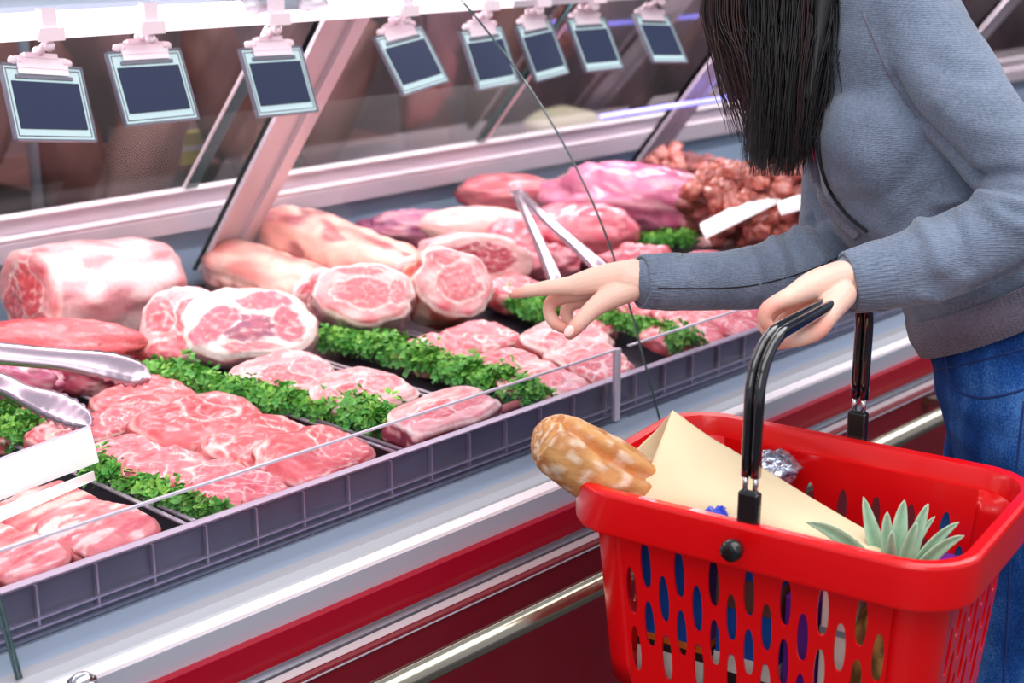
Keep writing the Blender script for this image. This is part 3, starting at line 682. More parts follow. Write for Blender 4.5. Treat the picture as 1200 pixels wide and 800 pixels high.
for i, (bx, lb) in enumerate((((-20, 128, 572, 622), 'marbled pork strip at the back of the front left pile'), ((30, 172, 588, 640), 'marbled pork strip in the middle of the front left pile'), ((84, 222, 604, 658), 'frontmost marbled pork strip beside the hanging parsley sprig'),
                        ((-30, 90, 622, 684), 'dark pink shoulder slice with a red spot at the lower left'), ((-80, 30, 600, 650), 'pale shoulder slice cut off by the left picture edge'))):
    slab(*bx, cap_strip, 31.3 + i * 1.9, lb, 'pork_strip', rot=.35, tilt=.08, th=.032, cat='pork strip', group=G6, sup=3)
G7 = 'small pieces behind the left tongs'
slab(-30, 70, 478, 515, cap_neck, 41, 'pink piece behind the left parsley clump', 'pork_piece', cat='meat piece', group=G7)
slab(25, 118, 488, 528, cap_neck, 42, 'pink piece beside the top corner of the white reflection slab', 'pork_piece', cat='meat piece', group=G7, bump=.1)
slab(560, 640, 318, 350, cap_neck, 43, 'pale piece beneath the pointing fingertip', 'pork_piece', cat='meat piece', zt=.92, th=.045)

def restz(a, el): return a
def log(px, py, z, az, el, a, b, L, capf, sidef, seed, lab, name='roast', roll=0., **kw):
    """px,py = centre of the visible cut face; az: degrees right of 'towards the camera'"""
    c = atz(px, py, z); v = (-FH * math.cos(math.radians(az)) + RT * math.sin(math.radians(az))) * math.cos(math.radians(el)) + Vector((0, 0, math.sin(math.radians(el))))
    return cutlog(name, frame4(c - v * (L / 2), v, roll=roll), a, b, L, capf, sidef, seed, lab=lab, cat='roast', **kw)
# large joints at the back left
log(34, 362, .948, -44, 4, .092, .074, .25, cap_red, side_fat, 51, 'big pork loin joint with red cut face at the far left back', 'pork_loin_joint', roll=.25, nl=30, flare=.04)
log(326, 340, .920, 40, 0, .058, .045, .34, cap_loin2, side_rib, 52, 'pale rack of ribs joint behind the sliced ham, left of centre', 'rib_rack', roll=.1, nl=40)
log(474, 326, .925, 50, -6, .056, .048, .37, cap_dark, side_rib2, 53, 'long rib roast lying against the first slanted post base', 'rib_roast', nl=40, taper=1.35)
log(212, 392, .93, -14, 28, .070, .060, .05, cap_ham2, side_fat, 54, 'upright round ham slice leaning behind the larger slice', 'ham_slice', roll=.3)
log(292, 402, .918, 12, 36, .096, .056, .06, cap_ham, side_fat, 55, 'large ham slice with white rim and purple centre muscle', 'ham_slice', roll=-.05)
log(428, 372, .925, 8, 34, .076, .050, .10, cap_loin, side_fat, 56, 'boneless loin roast with pink eye behind the parsley row', 'loin_roast', roll=-.12)
log(534, 356, .93, 28, 30, .068, .054, .10, cap_loin2, side_orange, 57, 'loin roast with orange streaked side right of the pink-eyed roast', 'loin_roast', roll=-.3)
log(562, 306, .95, 12, 12, .085, .050, .16, cap_dark, side_fat, 58, 'roast with a deep red oval eye in the middle back', 'beef_roast')

def colfat(seed, A, B, Wf=.3, sc=2.):
    def f(v):
        n = nz(v.x * sc + seed, v.y * sc, v.z * sc * 1.4); n2 = nz(v.x * 3 + seed, v.y * 3, v.z * 4) + .5 * nz(v.x * 9 + seed, v.y * 9, v.z * 11)
        return mix(mix(A, B, .5 + 1.4 * n), FAT, Wf * .6 * sst(.1, .55, n2))
    return f
def lump(x0, x1, y0, y1, seed, A, B, lab, name='meat_chunk', wf=.4, dr=.8, amp=.26, fr=1.7, rot=0., mat='meat_wet', zb=DK, cat='meat', group=None, nu=48, nv=30, sc=2.):
    cx, cy = (x0 + x1) / 2, (y0 + y1) / 2; rz = .05
    for _ in range(5):
        p = atz(cx, cy, zb + rz * .95); t = depth(p); rz = (y1 - y0) / 2 * t / F * .93
    rx = (x1 - x0) / 2 * t / F; m = MB()
    R3 = Matrix((RT, FH, Vector((0, 0, 1)))).transposed() @ Matrix.Rotation(rot, 3, 'Y')
    blob(m, (0, 0, 0), (rx, min(rx, rz * 1.4) * dr, rz), seed, amp, fr, nu, nv, colf=colfat(seed, A, B, wf, sc))
    o = m.build(name, M[mat], None, True); o.matrix_world = keep_in(Matrix.Translation(p) @ R3.to_4x4(), m.v)
    return tag(o, lab, cat, group)
P_ = lin
lump(-70, 172, 372, 446, 61, P_((230, 96, 100)), P_((204, 62, 70)), 'large coarse red meat slab behind the front tongs', 'beef_slab', .35, .9, .22, 1.4, mat='mince', zb=.885)
lump(40, 156, 418, 478, 62, P_((176, 64, 84)), P_((140, 44, 66)), 'dark glossy meat chunk under the upper tong arm', 'beef_chunk', .8, .7)
lump(-60, 78, 424, 500, 63, P_((196, 96, 124)), P_((150, 56, 92)), 'purple-pink chunk behind the lower tong arm at the left edge', 'beef_chunk', .9, .7)
lump(400, 540, 240, 292, 64, P_((206, 130, 150)), P_((140, 54, 110)), 'long purple-pink fillet against the back liner', 'pork_fillet', .5, .6, zb=.90)
lump(486, 626, 240, 292, 65, P_((244, 196, 186)), P_((236, 168, 164)), 'pale fatty joint behind the tongs', 'pork_joint', .3, .7, .08, zb=.91)
lump(534, 656, 200, 254, 66, P_((226, 118, 124)), P_((190, 76, 92)), 'rounded red joint touching the rear rail above the tongs hinge', 'beef_joint', .3, .8, .12, zb=.93)
lump(640, 842, 192, 288, 67, P_((214, 124, 156)), P_((170, 72, 108)), 'largest purple-pink joint at the back right of the glass edge', 'beef_joint', .7, .8, .22, 1.5, rot=.12, zb=.88)
lump(612, 748, 238, 322, 68, P_((222, 110, 124)), P_((188, 74, 92)), 'red joint between the tongs and the wrist', 'beef_joint', .4, .8, .14)
lump(598, 682, 286, 340, 69, P_((224, 128, 140)), P_((196, 92, 108)), 'pink chunk between the tong arms above the pointing hand', 'pork_chunk', .4, .8)
lump(560, 640, 262, 330, 70, P_((222, 120, 130)), P_((196, 82, 98)), 'pink chunk left of the tongs arm', 'pork_chunk', .4, .8)
lump(815, 900, 258, 300, 71, P_((246, 204, 196)), P_((240, 176, 170)), 'pale chicken-coloured piece just above the pointing sleeve', 'poultry_piece', .2, .8)
lump(878, 940, 254, 290, 72, P_((216, 150, 196)), P_((190, 110, 160)), 'violet-pink piece above the crook of the pointing arm', 'offal_piece', .3, .8)
lump(700, 800, 292, 345, 73, P_((222, 118, 130)), P_((200, 90, 104)), 'pink chunk directly behind the wrist of the pointing hand', 'pork_chunk', .4, .8)
lump(760, 880, 296, 350, 74, P_((226, 130, 140)), P_((200, 96, 110)), 'pink chunk hidden behind the pointing sleeve', 'pork_chunk', .4, .8)
# chunk pile at the far right back
ms = lump(806, 1075, 200, 322, 75, P_((150, 66, 64)), P_((110, 46, 48)), 'brownish red meat mass under the heap of chunks at the back right', 'minced_meat', .2, .7, .3, 2.4, mat='mince')
ms2 = lump(735, 880, 180, 250, 76, P_((150, 66, 64)), P_((110, 46, 48)), 'brownish red meat mass behind the largest purple-pink joint', 'minced_meat', .2, .7, .3, 2.4, mat='mince', zb=.89)
bpy.context.view_layer.update()
kr = random.Random(3); mt = [BVHTree.FromPolygons([q.matrix_world @ v.co for v in q.data.vertices], [p.vertices[:] for p in q.data.polygons]) for q in (ms, ms2)]
cnt = 0
for j in range(600):
    px, py = 732 + kr.random() * 330, 178 + kr.random() * 137
    if px < 842 and py > 240 - (842 - px) * .35: continue
    h = mt[0].ray_cast(CAM, ray(px, py).normalized())
    if h[0] is None: h = mt[1].ray_cast(CAM, ray(px, py).normalized())
    if h[0] is None: continue
    cnt += 1
    if cnt > 170: break
    m = MB(); r = kr.uniform(.016, .027); k = kr.random()
    A = mix(lin((184, 88, 80)), lin((118, 50, 54)), k)
    blob(m, (0, 0, 0), (r, r * .8, r * .7), j * 1.3, .45, 1.8, 16, 12, colf=colfat(j * 1.7, A, mix(A, lin((232, 140, 116)), .6), .4))
    o = m.build('marinated_chunk', M['meat_wet'], None, True); o.matrix_world = Matrix.Translation(h[0] + h[1] * r * .35) @ Matrix.Rotation(kr.random() * 6, 4, Vector((kr.random(), kr.random(), 1)).normalized())
    tag(o, 'small brownish red meat chunk in the heap at the far right back', 'meat chunk', 'heap of meat chunks at the back right')

# ------------------------------------------------------------------ parsley
def parsley(pts, wid, hgt, n, seed, lab, fr=.0078, parsname='parsley_row'):
    r = random.Random(seed); m = MB()
    P = [Vector(p) for p in pts]; seg = [(P[i + 1] - P[i]).length for i in range(len(P) - 1)]; tot = sum(seg)
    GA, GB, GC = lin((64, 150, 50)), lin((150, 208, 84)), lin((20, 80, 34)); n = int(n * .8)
    for q in range(n):
        s = r.random() * tot; i = 0
        while i < len(seg) - 1 and s > seg[i]: s -= seg[i]; i += 1
        d = (P[i + 1] - P[i]).normalized(); c = P[i] + d * s; side = Vector((-d.y, d.x, 0))
        e = .55 + 1.1 * abs(nz(c.x * 22 + seed, c.y * 22)) + .5 * max(0, nz(c.x * 70 + seed, c.y * 70, n)); e *= 1.55 if r.random() < .06 else 1.
        ang = r.random() * math.pi; rr = .45 + .55 * r.random() ** .5
        off = side * (math.cos(ang) * wid * rr * e) + Vector((0, 0, math.sin(ang) * hgt * rr * e))
        c = c + off + d * r.uniform(-.008, .008)
        c.z = max(c.z, DK + .003)
        nrm = (off.normalized() * .8 + Vector((r.uniform(-1, 1), r.uniform(-1, 1), r.uniform(0, 1))) * .8).normalized()
        a = nrm.orthogonal().normalized(); a = Quaternion(nrm, r.random() * 6.28) @ a; b = nrm.cross(a)
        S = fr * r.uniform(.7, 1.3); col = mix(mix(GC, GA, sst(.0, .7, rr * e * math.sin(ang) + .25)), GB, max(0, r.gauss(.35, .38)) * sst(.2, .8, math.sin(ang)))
        for la in (-1.1, 0, 1.1):      # three curled, lobed leaflets
            dr_ = a * math.cos(la) + b * math.sin(la); pr = nrm.cross(dr_)
            o_ = c + dr_ * S * .2; k = r.uniform(-.3, .7)
            m.add([o_, o_ + dr_ * S * .7 + pr * S * .5 + nrm * S * .4 * k, o_ + dr_ * S * .55, o_ + dr_ * S * 1.35 + nrm * S * .2, o_ + dr_ * S * .7 - pr * S * .5 + nrm * S * .4 * (1 - k)],
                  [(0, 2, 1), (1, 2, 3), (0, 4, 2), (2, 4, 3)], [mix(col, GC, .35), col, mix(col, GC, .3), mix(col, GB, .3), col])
    for q in range(int(n / 18)):
        i = r.randrange(len(P) - 1); c = P[i].lerp(P[i + 1], r.random()); e = c + Vector((r.uniform(-wid, wid), r.uniform(-wid, wid), hgt * r.uniform(.3, .9)))
        c.z = DK + .003
        m.tube([c, c.lerp(e, .5) + Vector((.003, 0, .002)), e], .0009, 4, c=lin((96, 156, 70)))
    return tag(m.build(parsname, M['leaf'], None), lab, 'parsley', 'parsley garnish rows between the meats', 'stuff')
zz = .895
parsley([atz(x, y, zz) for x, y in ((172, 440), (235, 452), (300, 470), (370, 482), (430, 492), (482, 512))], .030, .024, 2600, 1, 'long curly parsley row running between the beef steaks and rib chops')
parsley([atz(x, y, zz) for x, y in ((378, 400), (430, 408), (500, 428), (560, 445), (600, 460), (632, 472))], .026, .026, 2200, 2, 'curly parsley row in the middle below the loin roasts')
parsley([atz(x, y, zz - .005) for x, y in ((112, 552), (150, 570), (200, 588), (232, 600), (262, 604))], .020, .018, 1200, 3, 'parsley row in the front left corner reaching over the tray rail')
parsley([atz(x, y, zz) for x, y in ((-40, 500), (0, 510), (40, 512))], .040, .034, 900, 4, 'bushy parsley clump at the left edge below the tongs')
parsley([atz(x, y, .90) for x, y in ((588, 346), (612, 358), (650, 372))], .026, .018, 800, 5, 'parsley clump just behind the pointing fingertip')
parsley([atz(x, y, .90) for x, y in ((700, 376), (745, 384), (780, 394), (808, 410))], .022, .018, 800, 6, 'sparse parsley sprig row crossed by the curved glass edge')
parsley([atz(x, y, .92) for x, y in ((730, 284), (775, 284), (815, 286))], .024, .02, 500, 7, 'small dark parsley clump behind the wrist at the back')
m = MB(); r_ = random.Random(5)

# white slabs and bars standing in for lamp reflections in the glass
def reflection_quad(px, zt, label, name, matn='whiteglow', thick=.003, cat='card', frame_=True):  # default category 'card' covers the added reflection slab and strip
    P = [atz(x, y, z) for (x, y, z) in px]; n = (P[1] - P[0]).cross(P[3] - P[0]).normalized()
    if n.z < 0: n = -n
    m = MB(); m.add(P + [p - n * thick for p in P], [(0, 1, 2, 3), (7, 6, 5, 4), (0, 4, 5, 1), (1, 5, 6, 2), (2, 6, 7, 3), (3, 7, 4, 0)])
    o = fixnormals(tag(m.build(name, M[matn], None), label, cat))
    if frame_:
        e = MB(); e.tube([P[0], P[1], P[2]], .0018, 6); e.build('reflection_edge', M['acryledge'], o)
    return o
reflection_quad([(-20, 545, .965), (104, 500, .965), (114, 540, .915), (-20, 592, .915)], 0, 'bright white slab standing in for a lamp reflection over the left front trays', 'reflection_card')  # solid slab added in place of a lamp reflection on the front glass
reflection_quad([(-20, 602, .935), (110, 552, .935), (112, 562, .92), (-20, 620, .92)], 0, 'narrow white strip standing in for a lamp reflection, in front of the larger slab', 'reflection_strip', frame_=False)
m = MB(); reflection_quad([(820, 262, .99), (950, 194, 1.065), (954, 211, 1.055), (826, 274, .982)], 0, 'long white bar standing in for a lamp reflection, slanting across the meat heap below the hair', 'reflection_bar', frame_=False, thick=.01, cat='reflection bar')  # solid bar added in place of a lamp reflection
reflection_quad([(912, 236, 1.035), (1000, 208, 1.05), (1000, 224, 1.04), (916, 246, 1.028)], 0, 'shorter white bar standing in for a lamp reflection beside the sweater, right of the long one', 'reflection_bar', frame_=False, thick=.01, cat='reflection bar')

# ------------------------------------------------------------------ tongs
def tong_arm(P, W, T, scal, parent, upv=Vector((0, 0, 1))):
    """channel-section arm: P centre line, W half widths; scalloped spoon at the end"""
    C = catmull([tuple(p) + (w_,) for p, w_ in zip(P, W)], 14); N = len(C); V = []; n = 9
    for i, c in enumerate(C):
        p = Vector(c[:3]); d = (Vector(C[min(i + 1, N - 1)][:3]) - Vector(C[max(i - 1, 0)][:3])).normalized()
        s = d.cross(upv).normalized(); u = s.cross(d); w_ = c[3]; f = i / (N - 1)
        wv = .085 * math.sin(i * 1.25) * sst(1 - scal, 1 - scal + .05, f)
        for k in range(n):
            x = -1 + 2 * k / (n - 1); edge = abs(x) ** 3
            V.append(p + s * (x * w_ * (1 + wv * edge)) - u * (edge * T * (1 + 2 * wv)) )
    Fc = [(i * n + k, i * n + k + 1, (i + 1) * n + k + 1, (i + 1) * n + k) for i in range(N - 1) for k in range(n - 1)]
    m = MB(); m.add(V, Fc); o = m.build('tong_arm', M['chrome2'], parent, True)
    sm = o.modifiers.new('s', 'SOLIDIFY'); sm.thickness = .0014; sm.offset = -1
    return o
M['chrome2'] = brushed('tong_steel', (206, 186, 200), rough=.24, metal=.85, lo=.8)
tg = thing('serving_tongs', 'steel serving tongs with scalloped tips entering from the left edge', 'tongs', atz(-60, 440, .96))
tv = (UP * .45 - FW * .9).normalized()
tong_arm([atz(-230, 395, 1.03), atz(-90, 403, 1.01), atz(0, 411, .995), atz(70, 418, .985), atz(125, 426, .975), atz(160, 436, .965), atz(177, 442, .958)], [.013, .0155, .0165, .0165, .021, .018, .005], .008, .42, tg, tv)
tong_arm([atz(-230, 395, 1.02), atz(-90, 420, 1.0), atz(-10, 443, .975), atz(28, 460, .962), atz(62, 473, .952), atz(90, 487, .943), atz(104, 498, .936)], [.011, .013, .014, .015, .020, .017, .004], .008, .42, tg, tv)
h = MB(); h.tube([atz(-232, 393, 1.035), atz(-232, 393, 1.01)], .012, 14); h.build('hinge', M['chrome2'], tg, True)
tg2 = thing('serving_tongs', 'slim steel tongs leaning on the meat behind the pointing hand', 'tongs', atz(606, 226, 1.05))
tong_arm([atz(604, 222, 1.045), atz(616, 246, 1.025), atz(632, 282, .99), atz(650, 324, .955), atz(664, 350, .93)], [.009, .010, .011, .013, .006], .006, .2, tg2, tv)
tong_arm([atz(608, 222, 1.045), atz(630, 245, 1.03), atz(664, 276, 1.0), atz(700, 308, .975), atz(728, 336, .95)], [.009, .010, .011, .014, .006], .006, .2, tg2, tv)
h = MB(); a = atz(604, 222, 1.047); pts = [a + RT * (math.cos(q) * .011) + UP * (math.sin(q) * .012) for q in [i * math.pi / 6 for i in range(13)]]
h.tube(pts, .0022, 6); h.build('hinge_loop', M['chrome2'], tg2, True)

# ------------------------------------------------------------------ shopping basket
RZ = .96
Npv = atz(865, 641, .941); Fpv = atz(1003, 531, .941)
bc = (Npv + Fpv) / 2; bd = (Fpv - Npv); bd.z = 0; Wd = bd.normalized(); Ld = Vector((Wd.y, -Wd.x, 0))   # Ld points toward the camera right end
Ld = (Ld - Vector((0, 0, 0))).normalized()
BL, BW = .220, .152
bc = Vector((bc.x, bc.y, RZ)) - Ld * .002 + Wd * .004
bk = thing('shopping_basket', 'red plastic shopping basket with oval slots and black carrying handle', 'basket', (bc.x, bc.y, RZ - .254))
def rr(L, W, r, s, n=None):
    """point on rounded rectangle perimeter, s in [0,1) -> (x,y, nx,ny)"""
    segs = [2 * (L - r), math.pi / 2 * r, 2 * (W - r), math.pi / 2 * r] * 2; tot = sum(segs); d = (s % 1) * tot; i = 0
    while d > segs[i] and i < 7: d -= segs[i]; i += 1
    if i == 0: return (-(L - r) + d, -W, 0, -1)
    if i == 2: return (L, -(W - r) + d, 1, 0)
    if i == 4: return ((L - r) - d, W, 0, 1)
    if i == 6: return (-L, (W - r) - d, -1, 0)
    cx, cy, a0 = {1: (L - r, -(W - r), -90), 3: (L - r, W - r, 0), 5: (-(L - r), W - r, 90), 7: (-(L - r), -(W - r), 180)}[i]
    a = math.radians(a0) + d / r
    return (cx + r * math.cos(a), cy + r * math.sin(a), math.cos(a), math.sin(a))
def bw_(x, y, z): return bc + Ld * x + Wd * y + Vector((0, 0, z))
# rim: profile swept round
prof = [(-.004, -.006), (-.0005, 0), (.010, .001), (.0132, -.0008), (.0145, -.003), (.0146, -.005), (.0137, -.044), (.0135, -.046), (.0125, -.048), (.0095, -.047), (.0100, -.010), (.0, -.009), (-.004, -.05), (-.0065, -.05)]
n = 128; m = MB(); V = []
for i in range(n):
    x, y, nx, ny = rr(BL - .013, BW - .013, .052, i / n)
    for (o_, z_) in prof: V.append(bw_(x + nx * o_, y + ny * o_, z_))
k = len(prof)
m.add(V, [(i * k + j, i * k + (j + 1) % k, ((i + 1) % n) * k + (j + 1) % k, ((i + 1) % n) * k + j) for i in range(n) for j in range(k)])
o = fixnormals(m.build('basket_rim', M['basket'], bk)); 
for p_ in o.data.polygons: p_.use_smooth = True
bv = o.modifiers.new('e', 'EDGE_SPLIT'); bv.split_angle = math.radians(28)
# walls with holes
HB = .252; rc = .046
def wallpt(s_or, v):
    """s_or: (side, u) u = metres from the middle of the side; v = metres below the rim top"""
    side, u = s_or; k = 1 - .10 * (v / HB)
    L = (BL - .019) * 1.0; W = (BW - .019); ins = .022 * (v / HB)
    if side == 0: return bw_(u * k, -(W - ins), -v)
    if side == 1: return bw_((L - ins), u * k, -v)
    if side == 2: return bw_(-u * k, (W - ins), -v)
    return bw_(-(L - ins), -u * k, -v)
m = MB(); v0, v1 = .022, HB - .012
L_, W__ = BL - .019 - rc, BW - .019 - rc
def hole_cells(side, half, pitch=.0212):
    nc = max(1, int(round(2 * half / pitch))); pw = 2 * half / nc
    for c in range(nc):
        u0 = -half + c * pw; u1 = u0 + pw; uc = (u0 + u1) / 2
        off = 0 if c % 2 else .0355
        vs = [v0]; q = v0 + .028 + off; cells = []
        while q + .062 < v1: cells.append((q, q + .066)); q += .071
        cuts = v0
        for (a, b) in cells:
            if a > cuts + 1e-5: m.add([wallpt((side, u), v) for u, v in ((u0, cuts), (u1, cuts), (u1, a), (u0, a))], [(0, 1, 2, 3)])
            nn = 24; vc = (a + b) / 2; hw, hh = .0066, .0285
            ho = []; re = []
            for t in range(nn):
                th = 2 * math.pi * t / nn; cx, sy = math.cos(th), math.sin(th)
                e = 2.6
                rad = (abs(cx) ** e + abs(sy) ** e) ** (-1 / e)
                wv = hw * (1 - .22 * max(0, -sy) ** 1.5)
                ho.append((uc + wv * rad * cx * .98, vc + hh * rad * sy * .98))
                mxx = max(abs(cx), abs(sy)); re.append((uc + (pw / 2) * cx / mxx, vc + ((b - a) / 2) * sy / mxx))
            VV = [wallpt((side, u), v) for u, v in ho] + [wallpt((side, u), v) for u, v in re]
            m.add(VV, [(t, (t + 1) % nn, nn + (t + 1) % nn, nn + t) for t in range(nn)])
            cuts = b
        m.add([wallpt((side, u), v) for u, v in ((u0, cuts), (u1, cuts), (u1, v1), (u0, v1))], [(0, 1, 2, 3)])
for sd, hf in ((0, L_), (2, L_), (1, W__), (3, W__)): hole_cells(sd, hf)
ncorner = len(m.f)
for sx, sy_, s0, s1 in ((1, -1, 0, 1), (1, 1, 1, 2), (-1, 1, 2, 3), (-1, -1, 3, 0)):
    rows = 8; cols = 10; V = []
    for j in range(rows + 1):
        v = v0 + (v1 - v0) * j / rows
        hf = {0: L_, 2: L_, 1: W__, 3: W__}
        A = wallpt((s0, hf[s0]), v); B = wallpt((s1, -hf[s1]), v)
        # quarter ellipse between A and B
        cc = {0: Ld, 1: Wd, 2: -Ld, 3: -Wd}[s0]
        dA = cc; dB = {0: -Wd, 1: Ld, 2: Wd, 3: -Ld}[s0]
        # centre of the arc
        ab = B - A; ra = ab.dot(dA); rb = -ab.dot(dB)
        Cn = A - dB * rb
        for q in range(cols + 1):
            th = math.pi / 2 * q / cols
            V.append(Cn + dB * (rb * math.cos(th)) + dA * (ra * math.sin(th)))
    m.add(V, [(j * (cols + 1) + q, j * (cols + 1) + q + 1, (j + 1) * (cols + 1) + q + 1, (j + 1) * (cols + 1) + q) for j in range(rows) for q in range(cols)])
o = m.build('basket_wall', M['basket'], bk)
bm = bmesh.new(); bm.from_mesh(o.data); bmesh.ops.remove_doubles(bm, verts=bm.verts[:], dist=.00005); bm.normal_update()
for f_ in bm.faces:
    c_ = f_.calc_center_median() - bc; c_.z = 0
    x_, y_ = c_.dot(Ld), c_.dot(Wd); out_ = (Ld * (1 if x_ > 0 else -1)) if abs(x_) / BL > abs(y_) / BW else (Wd * (1 if y_ > 0 else -1))
    if f_.normal.dot(out_) < 0: f_.normal_flip()
bm.to_mesh(o.data); bm.free()
sm = o.modifiers.new('s', 'SOLIDIFY'); sm.thickness = .0028; sm.offset = 0
for p_ in o.data.polygons:      # only the rounded corners are shaded smooth
    q_ = Vector(p_.center) - bc
    p_.use_smooth = abs(q_.dot(Ld)) > L_ * .9 and abs(q_.dot(Wd)) > W__ * .9 and len(p_.vertices) == 4 and p_.index >= ncorner
m = MB(); V = []; n = 64
for j, (ins, z_) in enumerate(((0, -HB + .014), (.004, -HB + .004), (.02, -HB), (.10, -HB))):
    for i in range(n):
        x, y, nx, ny = rr(BL - .019 - .028, BW - .019 - .028, rc * .85, i / n); f = 1 - ins * 6 if ins > .05 else 1 - ins * 3
        V.append(bw_(x * f, y * f, z_))
m.add(V, [(j * n + i, j * n + (i + 1) % n, (j + 1) * n + (i + 1) % n, (j + 1) * n + i) for j in range(3) for i in range(n)] + [tuple(range(3 * n, 4 * n))])
o = m.build('basket_floor', M['basket'], bk, True); s2 = o.modifiers.new('s', 'SOLIDIFY'); s2.thickness = .003
# handle
HT = .205
hp = []
Nn = Npv + Ld * 0; Ff = Fpv
up_ = Vector((0, 0, 1)); din = (Ff - Nn).normalized(); inn = .002
A0 = Nn + din * .0225; B0 = Ff - din * .001
path = [A0 + up_ * z for z in (-.004, .03, .06)] 
R_ = .055; ctrA = A0 + up_ * (HT - R_) + din * R_; ctrB = B0 + up_ * (HT - R_) - din * R_
leg1 = [A0 + up_ * (.068 + (HT - R_ - .068) * i / 4) for i in range(5)]
arc1 = [ctrA + (-din * math.cos(a) + up_ * math.sin(a)) * R_ for a in [math.pi / 2 * i / 8 for i in range(1, 9)]]
arc2 = [ctrB + (din * math.sin(a) + up_ * math.cos(a)) * R_ for a in [math.pi / 2 * i / 8 for i in range(0, 9)]]
leg2 = [B0 + up_ * (HT - R_ - (HT - R_ - .068) * i / 4) for i in range(1, 5)]
full = leg1 + arc1 + arc2 + leg2
hd = None
def twin(name, pts, r1, r2, sep, mat, par):
    m = MB()
    for s in (-1, 1): m.tube([p + Ld * (sep * s) for p in pts], [(r1, r2)] * len(pts), 14, ax=Ld)
    return m.build(name, mat, par, True)
hd = twin('handle', full, .0054, .0066, .0050, M['blackgloss'], bk)
for P0, s in ((A0, -1), (B0, 1)):
    twin('handle_rod', [P0 + up_ * .048, P0 + up_ * .072], .0030, .0030, .0055, M['chrome'], hd)
    q = MB(); T4 = Matrix.Translation(P0) @ Matrix((Ld, Wd, up_)).transposed().to_4x4()
    q.box((-.0115, -.0055, -.008), (.0115, .0055, .052), T4)
    oo = q.build('handle_socket', M['black'], hd); bb = oo.modifiers.new('b', 'BEVEL'); bb.width = .003; bb.segments = 3
    q = MB(); ctrp = P0 + Vector((0, 0, -.004)) ; d_ = din * s
    base = Vector((P0.x, P0.y, .943)) + (-din * .0245 if s < 0 else din * .006)
    q.tube([base + d_ * .006, base + d_ * .014, base + d_ * .018, base + d_ * .0195], [.0105, .0115, .0105, .006], 20); q.build('pivot_pin', M['black'], hd, True)

# ------------------------------------------------------------------ basket contents
zf = RZ - HB + .003   # basket floor
def lathe(mb, base, prof, ax=Vector((0, 0, 1)), n=24, c=None, mi=0):
    mb.tube([Vector(base) + ax * h for h, r in prof], [max(r, .0006) for h, r in prof], n, c=c, mi=mi)
def bxx(x, y, dx, dy, dz, mat, name, lab, cat, rot=0., z=zf, extra=None, lean=0.):
    dz += .022; T4 = Matrix.Translation(bw_(x, y, z + .001 - RZ)) @ Matrix((Ld, Wd, up_)).transposed().to_4x4() @ Matrix.Rotation(rot, 4, 'Z') @ Matrix.Rotation(lean, 4, 'Y')
    m = MB(); m.box((-dx, -dy, 0), (dx, dy, dz), T4); o = tag(m.build(name, M[mat], None), lab, cat)
    b = o.modifiers.new('b', 'BEVEL'); b.width = .002; b.segments = 2
    for (nm, mt, z0, z1, gx) in (extra or []):
        e = MB(); e.box((-dx - .0006 * gx, -dy - .0006 * gx, z0), (dx + .0006 * gx, dy + .0006 * gx, z1), T4); e.build(nm, M[mt], o)
    return o
bxx(-.105, -.070, .040, .022, .150, 'bluebox', 'blue_carton', 'blue carton inside the basket behind the left slots', 'carton', extra=[('carton_band', 'orange', .060, .068, 1), ('carton_base', 'whitebox', .012, .05, 1), ('carton_stripe', 'dark', .05, .06, 1), ('carton_foot', 'bluebox', .0, .011, 1.2)])
bxx(-.015, -.070, .036, .024, .160, 'bluebox', 'blue_carton', 'second blue carton below the handle pin, inside the basket', 'carton', extra=[('carton_band', 'whitebox', .02, .07, 1), ('carton_stripe', 'dark', .035, .05, 1.4), ('carton_top', 'ham', .125, .1605, 1)])
bxx(.045, -.078, .018, .018, .135, 'purple', 'purple_carton', 'narrow purple carton in the middle of the basket', 'carton', extra=[('carton_base', 'foil', .0, .035, 1)])
bxx(.083, -.074, .017, .020, .158, 'whitebox', 'white_carton', 'white carton with a grey stripe behind the right slots', 'carton', extra=[('carton_stripe', 'canopy', .125, .132, 1), ('carton_base', 'bluebox', .0, .045, 1)])
bxx(.135, .045, .012, .045, .140, 'purple', 'violet_carton', 'violet carton seen through the right end slots', 'carton', extra=[('carton_band', 'whitebox', .05, .08, 1), ('carton_stripe', 'orange', .09, .1, 1)])
bxx(.055, .055, .045, .03, .10, 'bluebox', 'blue_pack', 'blue pack lying at the back inside the basket', 'pack', extra=[('pack_band', 'whitebox', .04, .07, 1)])
# blue crinkled bag below the paper
m = MB(); c = bw_(-.035, -.082, -.0)
def crink(v): return lin((40, 62, 196))
blob(m, att(834, 612, 1.545), (.026, .014, .015), 9.1, .35, 2.2, 36, 22)
tag(m.build('blue_crinkled_bag', M['blue'], None, True), 'shiny blue crinkled bag peeking out under the paper by the handle', 'bag')
m = MB(); blob(m, atz(905, 548, .925), (.030, .03, .02), 12.1, .35, 2.2, 36, 22)
tag(m.build('silver_foil_pack', M['foil'], None, True), 'silver crinkled foil pack behind the paper cone', 'bag')

